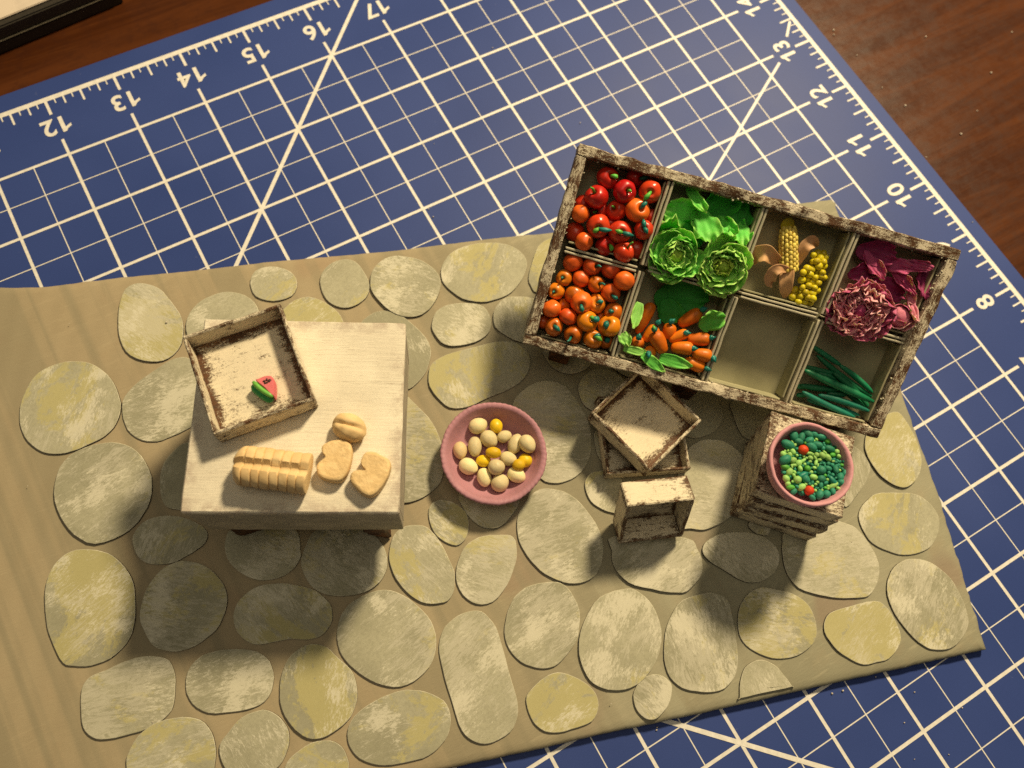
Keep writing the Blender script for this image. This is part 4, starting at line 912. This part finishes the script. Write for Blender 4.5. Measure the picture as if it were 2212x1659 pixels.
for i, (x, y, n, ang, L, W, mk, lift, curl, cup, lab) in enumerate((
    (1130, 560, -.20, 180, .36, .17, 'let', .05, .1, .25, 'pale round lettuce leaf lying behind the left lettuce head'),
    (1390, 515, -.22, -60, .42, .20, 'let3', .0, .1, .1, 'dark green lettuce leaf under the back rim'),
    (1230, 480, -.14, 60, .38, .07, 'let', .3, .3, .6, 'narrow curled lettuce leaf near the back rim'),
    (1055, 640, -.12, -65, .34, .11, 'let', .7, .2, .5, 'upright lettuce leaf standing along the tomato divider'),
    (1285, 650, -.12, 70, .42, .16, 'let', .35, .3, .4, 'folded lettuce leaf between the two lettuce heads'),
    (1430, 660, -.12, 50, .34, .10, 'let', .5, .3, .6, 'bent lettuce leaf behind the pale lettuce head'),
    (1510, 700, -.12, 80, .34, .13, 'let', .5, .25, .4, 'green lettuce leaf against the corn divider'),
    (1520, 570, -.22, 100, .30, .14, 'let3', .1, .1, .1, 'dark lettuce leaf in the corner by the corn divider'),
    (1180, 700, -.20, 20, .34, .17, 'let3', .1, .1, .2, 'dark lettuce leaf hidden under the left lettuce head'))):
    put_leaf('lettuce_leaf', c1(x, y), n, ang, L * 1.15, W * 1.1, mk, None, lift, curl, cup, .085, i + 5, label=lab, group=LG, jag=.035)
CGp = 'lettuce leaves around the carrots'
for i, (x, y, n, ang, L, W, mk, lift, curl, cup, ruf, lab) in enumerate((
    (1130, 1110, -.26, -5, .66, .24, 'let3', .05, .05, .1, .02, 'wide dark green leaf lying behind the carrots'),
    (1060, 1205, -.235, 60, .34, .17, 'let3', .05, .05, .1, .02, 'dark round leaf beneath the carrots'),
    (838, 1235, -.05, 105, .34, .075, 'let2', .2, .1, .3, .04, 'narrow pale leaf standing between carrots and oranges'),
    (768, 1390, -.02, 60, .18, .085, 'let2', .2, .1, .3, .06, 'small frilly pale leaf on the divider beside the oranges'),
    (1330, 1265, -.10, -35, .34, .14, 'let', .2, .2, .4, .04, 'curved green leaf beside the carrots and empty compartment'),
    (845, 1465, -.02, 12, .34, .055, 'let2', .05, -.1, .2, .02, 'thin pale leaf along the front rim below the carrots'),
    (955, 1545, .02, 38, .36, .075, 'let', .05, -.1, .2, .02, 'pointed green leaf hanging over the front rim'),
    (1100, 1535, .0, 15, .42, .085, 'let', .05, .0, .3, .02, 'long green leaf draped over the front rim under carrots'))):
    put_leaf('lettuce_leaf', c1(x, y), n, ang, L, W, mk, None, lift, curl, cup, ruf if W < .13 else ruf * 2.2, i + 31, label=lab, group=CGp, jag=.014 if W < .1 else .05, taper=W < .1)

# ------------------------------------------------------------------ carrots
CAR = [((842,1345),(945,1150),44,-.17,None,'long carrot with its tail end towards the back, beside the narrow pale leaf'),
       ((890,1400),(975,1300),46,-.15,(980,1280,-60),'carrot with teal top behind the upright front carrot'),
       ((1035,1385),(1068,1285),48,-.13,(1068,1272,-40),'carrot with forked teal top in the middle of the heap'),
       ((1115,1292),(1265,1205),50,-.16,(1275,1192,-20),'carrot lying at the back of the heap by the curved leaf'),
       ((1055,1395),(1175,1340),38,-.09,(1165,1345,0),'thin carrot with round teal tip in the middle of heap'),
       ((1170,1385),(1320,1388),48,-.11,(1330,1378,-20),'fat carrot pointing at the empty compartment, behind the others'),
       ((1065,1440),(1210,1450),48,-.05,(1212,1447,0),'carrot with large round teal tip near the front'),
       ((1205,1480),(1330,1500),48,-.06,(1342,1512,60),'carrot with teal tuft at the empty compartment divider'),
       ((1150,1525),(1285,1572),46,-.08,(1302,1580,20),'frontmost carrot with teal tuft by the front rim'),
       ((1020,1478),(955,1335),54,-.02,(957,1322,-110),'upright carrot with dark green stub, topmost of the heap'),
       ((858,1460),(848,1392),46,-.05,(855,1375,-80),'short carrot with pointed teal top beside the frilly leaf'),
       ((938,1500),(928,1462),43,-.02,(918,1482,90),'short carrot seen end on above the front rim')]
for i, (a, b, r, n, tip, lab) in enumerate(CAR):
    p0 = tr(*c1(*a), n - .02); p1 = tr(*c1(*b), n); r = inch(r * .3307 * .90, p1)
    if (p1 - p0).length < .14: p0 = p0 - TN * .16
    root = empty('clay_carrot', p0, lab, 'carrot', 'clay carrots in the tray'); WM[root.name] = Matrix.Translation(p0)
    ts = [0, .04, .12, .3, .5, .7, .86, .95, 1.0]; rs = [.25, .55, .75, .9, 1, 1.04, .95, .72, .3]
    pts = [p0.lerp(p1, t) + V((0, 0, .008 * math.sin(3 * t + i))) for t in ts]
    link('root', tube_mesh(pts, [x * r for x in rs], 14, i, .06), M['car'], root)
    if tip:
        q = tr(*c1(tip[0], tip[1]), n + .03); q = q + (CAMP - q).normalized() * r * .3; x = V(RX) * math.cos(math.radians(tip[2])) + V(RY) * math.sin(math.radians(tip[2]))
        link('leaf_top', blob_mesh(.038, .034, .026, .35, 4, i), M['teal'], root, frame(q, x, (CAMP - q).normalized()))
        link('leaf_spike', tube_mesh([q - x * .005, q + x * .025 + TN * .012, q + x * .055 + TN * .01], (.028, .021, .006), 7, i), M['stem'] if i == 9 else M['teal'], root)

# ------------------------------------------------------------------ corn, grapes
def c4(x, y): return 1591 + x * .3472, 384 + y * .3472
k0, k1 = tr(*c4(318, 300), -.17), tr(*c4(322, 585), -.14); cr = inch(58 * .3472, k0)
corn = empty('corn_cob', k0, 'yellow corn cob with peeled tan husks in its own compartment', 'corn'); WM[corn.name] = Matrix.Translation(k0)
ts = [0, .06, .2, .45, .75, 1]; link('cob', tube_mesh([k0.lerp(k1, t) for t in ts], [x * cr * .86 for x in (.35, .65, .9, 1, 1, .9)], 14, 1), M['cob'], corn)
ca = (k1 - k0).normalized(); kl = (k1 - k0).length; side = ca.cross(TN).normalized()
kmesh = [blob_mesh(.034, .023, .018, .25, 3, j, 10, 8) for j in range(3)]
for me in kmesh: me.materials.append(M['ker'])
for i in range(9):
    for j in range(-3, 4):
        th = j * .45; u = .06 + i * .105 + (.05 if j % 2 else 0)
        if u > .98: continue
        rr = cr * (.75 + .25 * min(1, u / .25)) * .93
        d = TN * math.cos(th) + side * math.sin(th); q = k0.lerp(k1, u) + d * rr
        link('kernel', kmesh[(i + j) % 3], None, corn, frame(q, ca, d) @ Matrix.Rotation(rng.uniform(-.15, .15), 4, 'Z') @ Matrix.Scale(rng.uniform(.9, 1.15), 4))
put_leaf('husk', c4(318, 300), -.20, -80, .20, .085, 'grape', corn, .1, .1, -.3, .01, 77)
def ribbon(pts, wid, mk, parent, seed):
    P = [tr(*c4(x, y), n) for x, y, n in pts]; Q = []
    for i in range(len(P) - 1):
        p0, p1, p2, p3 = P[max(i - 1, 0)], P[i], P[i + 1], P[min(i + 2, len(P) - 1)]
        for j in range(6):
            t = j / 6; Q.append(.5 * ((2 * p1) + (p2 - p0) * t + (2 * p0 - 5 * p1 + 4 * p2 - p3) * t * t + (3 * p1 - p0 - 3 * p2 + p3) * t ** 3))
    Q.append(P[-1]); vs = []; fs = []; m_ = len(Q); o_ = Q[0]
    for i, q in enumerate(Q):
        t = (Q[min(i + 1, m_ - 1)] - Q[max(i - 1, 0)]).normalized(); u = i / (m_ - 1) * (len(wid) - 1); k = min(int(u), len(wid) - 2)
        wd = wid[k] * (1 - u + k) + wid[k + 1] * (u - k); sd = t.cross((CAMP - q).normalized()).normalized(); up_ = sd.cross(t)
        for j in range(7):
            v = j / 3 - 1
            vs.append(q - o_ + sd * v * wd * (1 + .15 * nz((i * .3, v, seed), 1)) + up_ * (.40 * wd * v * v + .012 * nz((i * .25, v * 1.5, seed), 1)))
    for i in range(m_ - 1):
        for j in range(6): a = i * 7 + j; fs.append((a, a + 1, a + 8, a + 7))
    return solid(link('husk', mesh(vs, fs), M[mk], parent, Matrix.Translation(o_)), .011, 1)
ribbon([(285, 560, -.22), (235, 505, -.10), (180, 470, -.03), (120, 480, -.10), (88, 520, -.26)], (.045, .075, .10, .095, .06), 'husk', corn, 1)
ribbon([(345, 580, -.20), (395, 500, -.15), (430, 430, -.10), (470, 400, -.14), (490, 430, -.22)], (.03, .05, .075, .08, .03), 'husk', corn, 2)
ribbon([(330, 530, -.13), (315, 600, -.07), (305, 680, -.09), (298, 750, -.20)], (.045, .085, .08, .01), 'husk', corn, 3)
ribbon([(318, 575, -.06), (270, 565, .01), (225, 590, .0), (208, 640, -.07), (225, 655, -.12)], (.035, .055, .07, .065, .05), 'husk', corn, 4)
GRP = [(505,470),(540,470),(478,480),(520,500),(555,495),(500,520),(540,525),(475,520),(545,550),(512,550),(468,570),(500,585),(535,590),(440,565),(415,590),(455,600),(490,620),(525,615),(545,622),(405,635),(440,632),(470,650),(510,655),(410,682),(450,672),(485,685),(365,695),(390,715),(430,712),(470,720),(350,742),(400,738),(445,745),(475,752),(385,772),(425,775),(455,780),(360,720),(500,700)]
gr = empty('grape_bunch', tr(*c4(455, 620), FL), 'bunch of small yellow grapes beside the corn cob', 'grapes'); WM[gr.name] = Matrix.Translation(tr(*c4(455, 620), FL))
gm = [blob_mesh(1.1, 1, 1, .05, 2, j, 14, 10) for j in range(2)]
for me in gm: me.materials.append(M['grape'])
for i, (x, y) in enumerate(GRP):
    n = -.20 + .10 * rng.random() + (.03 if 400 < x < 510 and y > 540 else 0); p = tr(*c4(x, y), n)
    link('grape', gm[i % 2], None, gr, Matrix.Translation(p) @ Matrix.Rotation(rng.uniform(0, 6), 4, 'Z') @ Matrix.Scale(inch(rng.uniform(19, 25) * .3472, p), 4))

# ------------------------------------------------------------------ purple leaves
pr_ = inch(185 * .3472, tr(*c4(760, 830), -.05)) * 1.2
rosette('frilly_radicchio', c4(765, 825), -.03, pr_, [(7, .02, .98, .56, .18, .25, .5, .17, 'pur', -.28), (7, .02, .88, .50, .32, .25, .5, .20, 'pur2', -.22), (6, .02, .74, .44, .48, .2, .5, .22, 'pur2', -.14), (6, .02, .56, .36, .66, .12, .5, .22, 'pur2', -.06), (5, .02, .40, .26, .88, .05, .5, .2, 'pur2', .0), (3, .0, .26, .16, 1.2, 0, .5, .1, 'pur', .03)], 'frilly rose purple radicchio head overlapping the divider', 'radicchio', tilt=(-.08, .05), seed=80)
cp = tr(*c4(1010, 862), -.12); cr2 = inch(78 * .3472, cp)
cab = empty('purple_cabbage', cp - TN * cr2, 'small round purple cabbage wrapped in outer leaves', 'cabbage'); WM[cab.name] = Matrix.Translation(cp - TN * cr2)
link('heart', blob_mesh(cr2 * .84, cr2 * .9, cr2 * .85, .06, 3, 4, 24, 16), M['pur2'], cab, Matrix.Translation(cp))
vw = (CAMP - cp).normalized()
for i, (a, e) in enumerate(((80, .5), (150, .6), (30, .55), (-80, .7), (-20, .6))):
    x = V(RX) * math.cos(math.radians(a)) + V(RY) * math.sin(math.radians(a))
    o = link('outer_leaf', leaf_mesh(cr2 * 1.35, cr2 * .95, .55, .5, .02, i + 60), M['pur'] if i % 2 else M['pur2'], cab, frame(cp - vw * cr2 * .75 + x * cr2 * .2, x, vw) @ Matrix.Rotation(-e, 4, 'Y')); solid(o, .012, 1)
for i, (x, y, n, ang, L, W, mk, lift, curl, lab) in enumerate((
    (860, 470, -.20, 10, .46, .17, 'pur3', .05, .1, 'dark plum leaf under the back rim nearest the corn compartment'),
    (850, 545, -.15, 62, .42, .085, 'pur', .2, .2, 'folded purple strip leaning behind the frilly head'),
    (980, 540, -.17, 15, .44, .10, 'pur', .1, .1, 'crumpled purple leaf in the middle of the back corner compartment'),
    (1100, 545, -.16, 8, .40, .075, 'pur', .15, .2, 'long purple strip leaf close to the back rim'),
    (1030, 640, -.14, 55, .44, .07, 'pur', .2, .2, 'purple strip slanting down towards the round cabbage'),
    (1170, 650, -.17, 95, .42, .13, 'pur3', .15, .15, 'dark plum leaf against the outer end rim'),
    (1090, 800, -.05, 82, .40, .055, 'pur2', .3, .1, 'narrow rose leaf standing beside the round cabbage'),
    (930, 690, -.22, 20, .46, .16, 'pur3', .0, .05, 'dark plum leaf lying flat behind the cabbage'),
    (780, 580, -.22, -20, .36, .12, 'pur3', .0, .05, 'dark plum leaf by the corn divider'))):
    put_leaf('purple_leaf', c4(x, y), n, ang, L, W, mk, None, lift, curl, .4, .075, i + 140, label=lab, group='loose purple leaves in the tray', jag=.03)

# ------------------------------------------------------------------ green beans
BE = [((462,1042),(655,1172),17,-.26,0),((500,1105),(860,1372),18,-.24,0),((640,1165),(850,1340),18,-.22,0),((602,1212),(772,1350),21,-.18,0),((425,1172),(650,1225),18,-.24,0),((505,1215),(640,1260),17,-.22,0),((418,1195),(862,1398),24,-.13,0),((395,1290),(640,1318),20,-.22,0),((370,1300),(480,1300),17,-.25,0),((372,1352),(470,1350),16,-.24,0),((410,1330),(740,1490),19,-.13,1),((510,1352),(832,1455),20,-.15,1),((440,1380),(768,1478),19,-.18,1),((560,1340),(700,1345),19,-.22,0),((640,1300),(800,1440),19,-.21,0),((760,1350),(830,1440),17,-.22,0)]
bl = sorted(range(len(BE)), key=lambda i: BE[i][0][1] + BE[i][1][1]); rk = {j: r for r, j in enumerate(bl)}
for i, (a, b, r, n, c_) in enumerate(BE):
    p0 = tr(*c4(*a), n); p1 = tr(*c4(*b), n + .012); r = inch(r * .3472, p0); bend = (p1 - p0).cross(TN) * (.03 * math.sin(i * 2.1))
    ts = [0, .05, .15, .35, .55, .75, .9, .97, 1]; rs = [.3, .65, .85, 1, 1, .95, .7, .42, .12]
    pts = [p0.lerp(p1, t) + bend * 4 * t * (1 - t) for t in ts]
    o = link('green_bean', tube_mesh([q - p0 for q in pts], [x * r for x in rs], 12, i, .05), M['bean2' if c_ else 'bean'], None, Matrix.Translation(p0))
    tag(o, '%s clay bean in the end compartment, %s counting from the purple leaves' % ('teal green' if c_ else 'dark green', ORD[rk[i]]), 'green bean', 'green beans in the tray')

# ------------------------------------------------------------------ crumbs
def crumbs(name, spots, mat, label, z, seed):
    bm = bmesh.new(); rr = random.Random(seed); c0 = at(*spots[0][:2], z)
    for x, y, r in spots:
        r *= .62; p = at(x, y, z) - c0 + V((0, 0, r * .6))
        ret = bmesh.ops.create_icosphere(bm, subdivisions=1, radius=r, matrix=Matrix.Translation(p) @ Matrix.Rotation(rr.random() * 3, 4, 'X') @ Matrix.Diagonal((1, rr.uniform(.6, 1.2), .8, 1)))
    tag(link(name, from_bm(bm, False), mat, None, Matrix.Translation(c0)), label, 'crumbs', kind='stuff')
M['speck'] = m_two('pale_specks', (.55, .50, .42), (.65, .60, .52), .8); 
crumbs('crumbs', [(1797,1498,.022),(1820,1492,.026),(1891,1462,.016),(1975,1495,.016),(1953,1561,.018),(2078,1529,.016),(1418,1577,.022),(1419,1571,.018),(2049,1630,.014),(1975,1640,.014),(938,895*.3472,.01),(926,452,.018),(936,469,.02),(1253,266,.018),(2059,873*.62,.015),(1700,60,.016),(2000,340,.018),(2100,480,.016),(1064,104,.018)], M['speck'], 'scattered pale crumbs lying on the blue mat', .004, 1)
crumbs('crumbs', [(655.6,697-.0,.02),(150,700,.012),(170,1275,.014),(330,1560,.016),(360,697,.026),(1840,1170,.012),(190,960,.012),(60,1050,.01),(1320,1520,.012),(700,1290,.01)], M['speck'], 'few pale crumbs lying on the painted stones', CT + .03, 2)
crumbs('crumbs', [(1800,66,.03),(1801,76,.025),(1955,229,.03),(2075,290,.028),(1999,80,.028),(2140,158,.03),(1850,120,.02),(2185,70,.024),(1905,190,.02),(2110,240,.02)], M['speck'], 'tiny pale crumbs lying on the wooden desk', DZ + .004, 3)
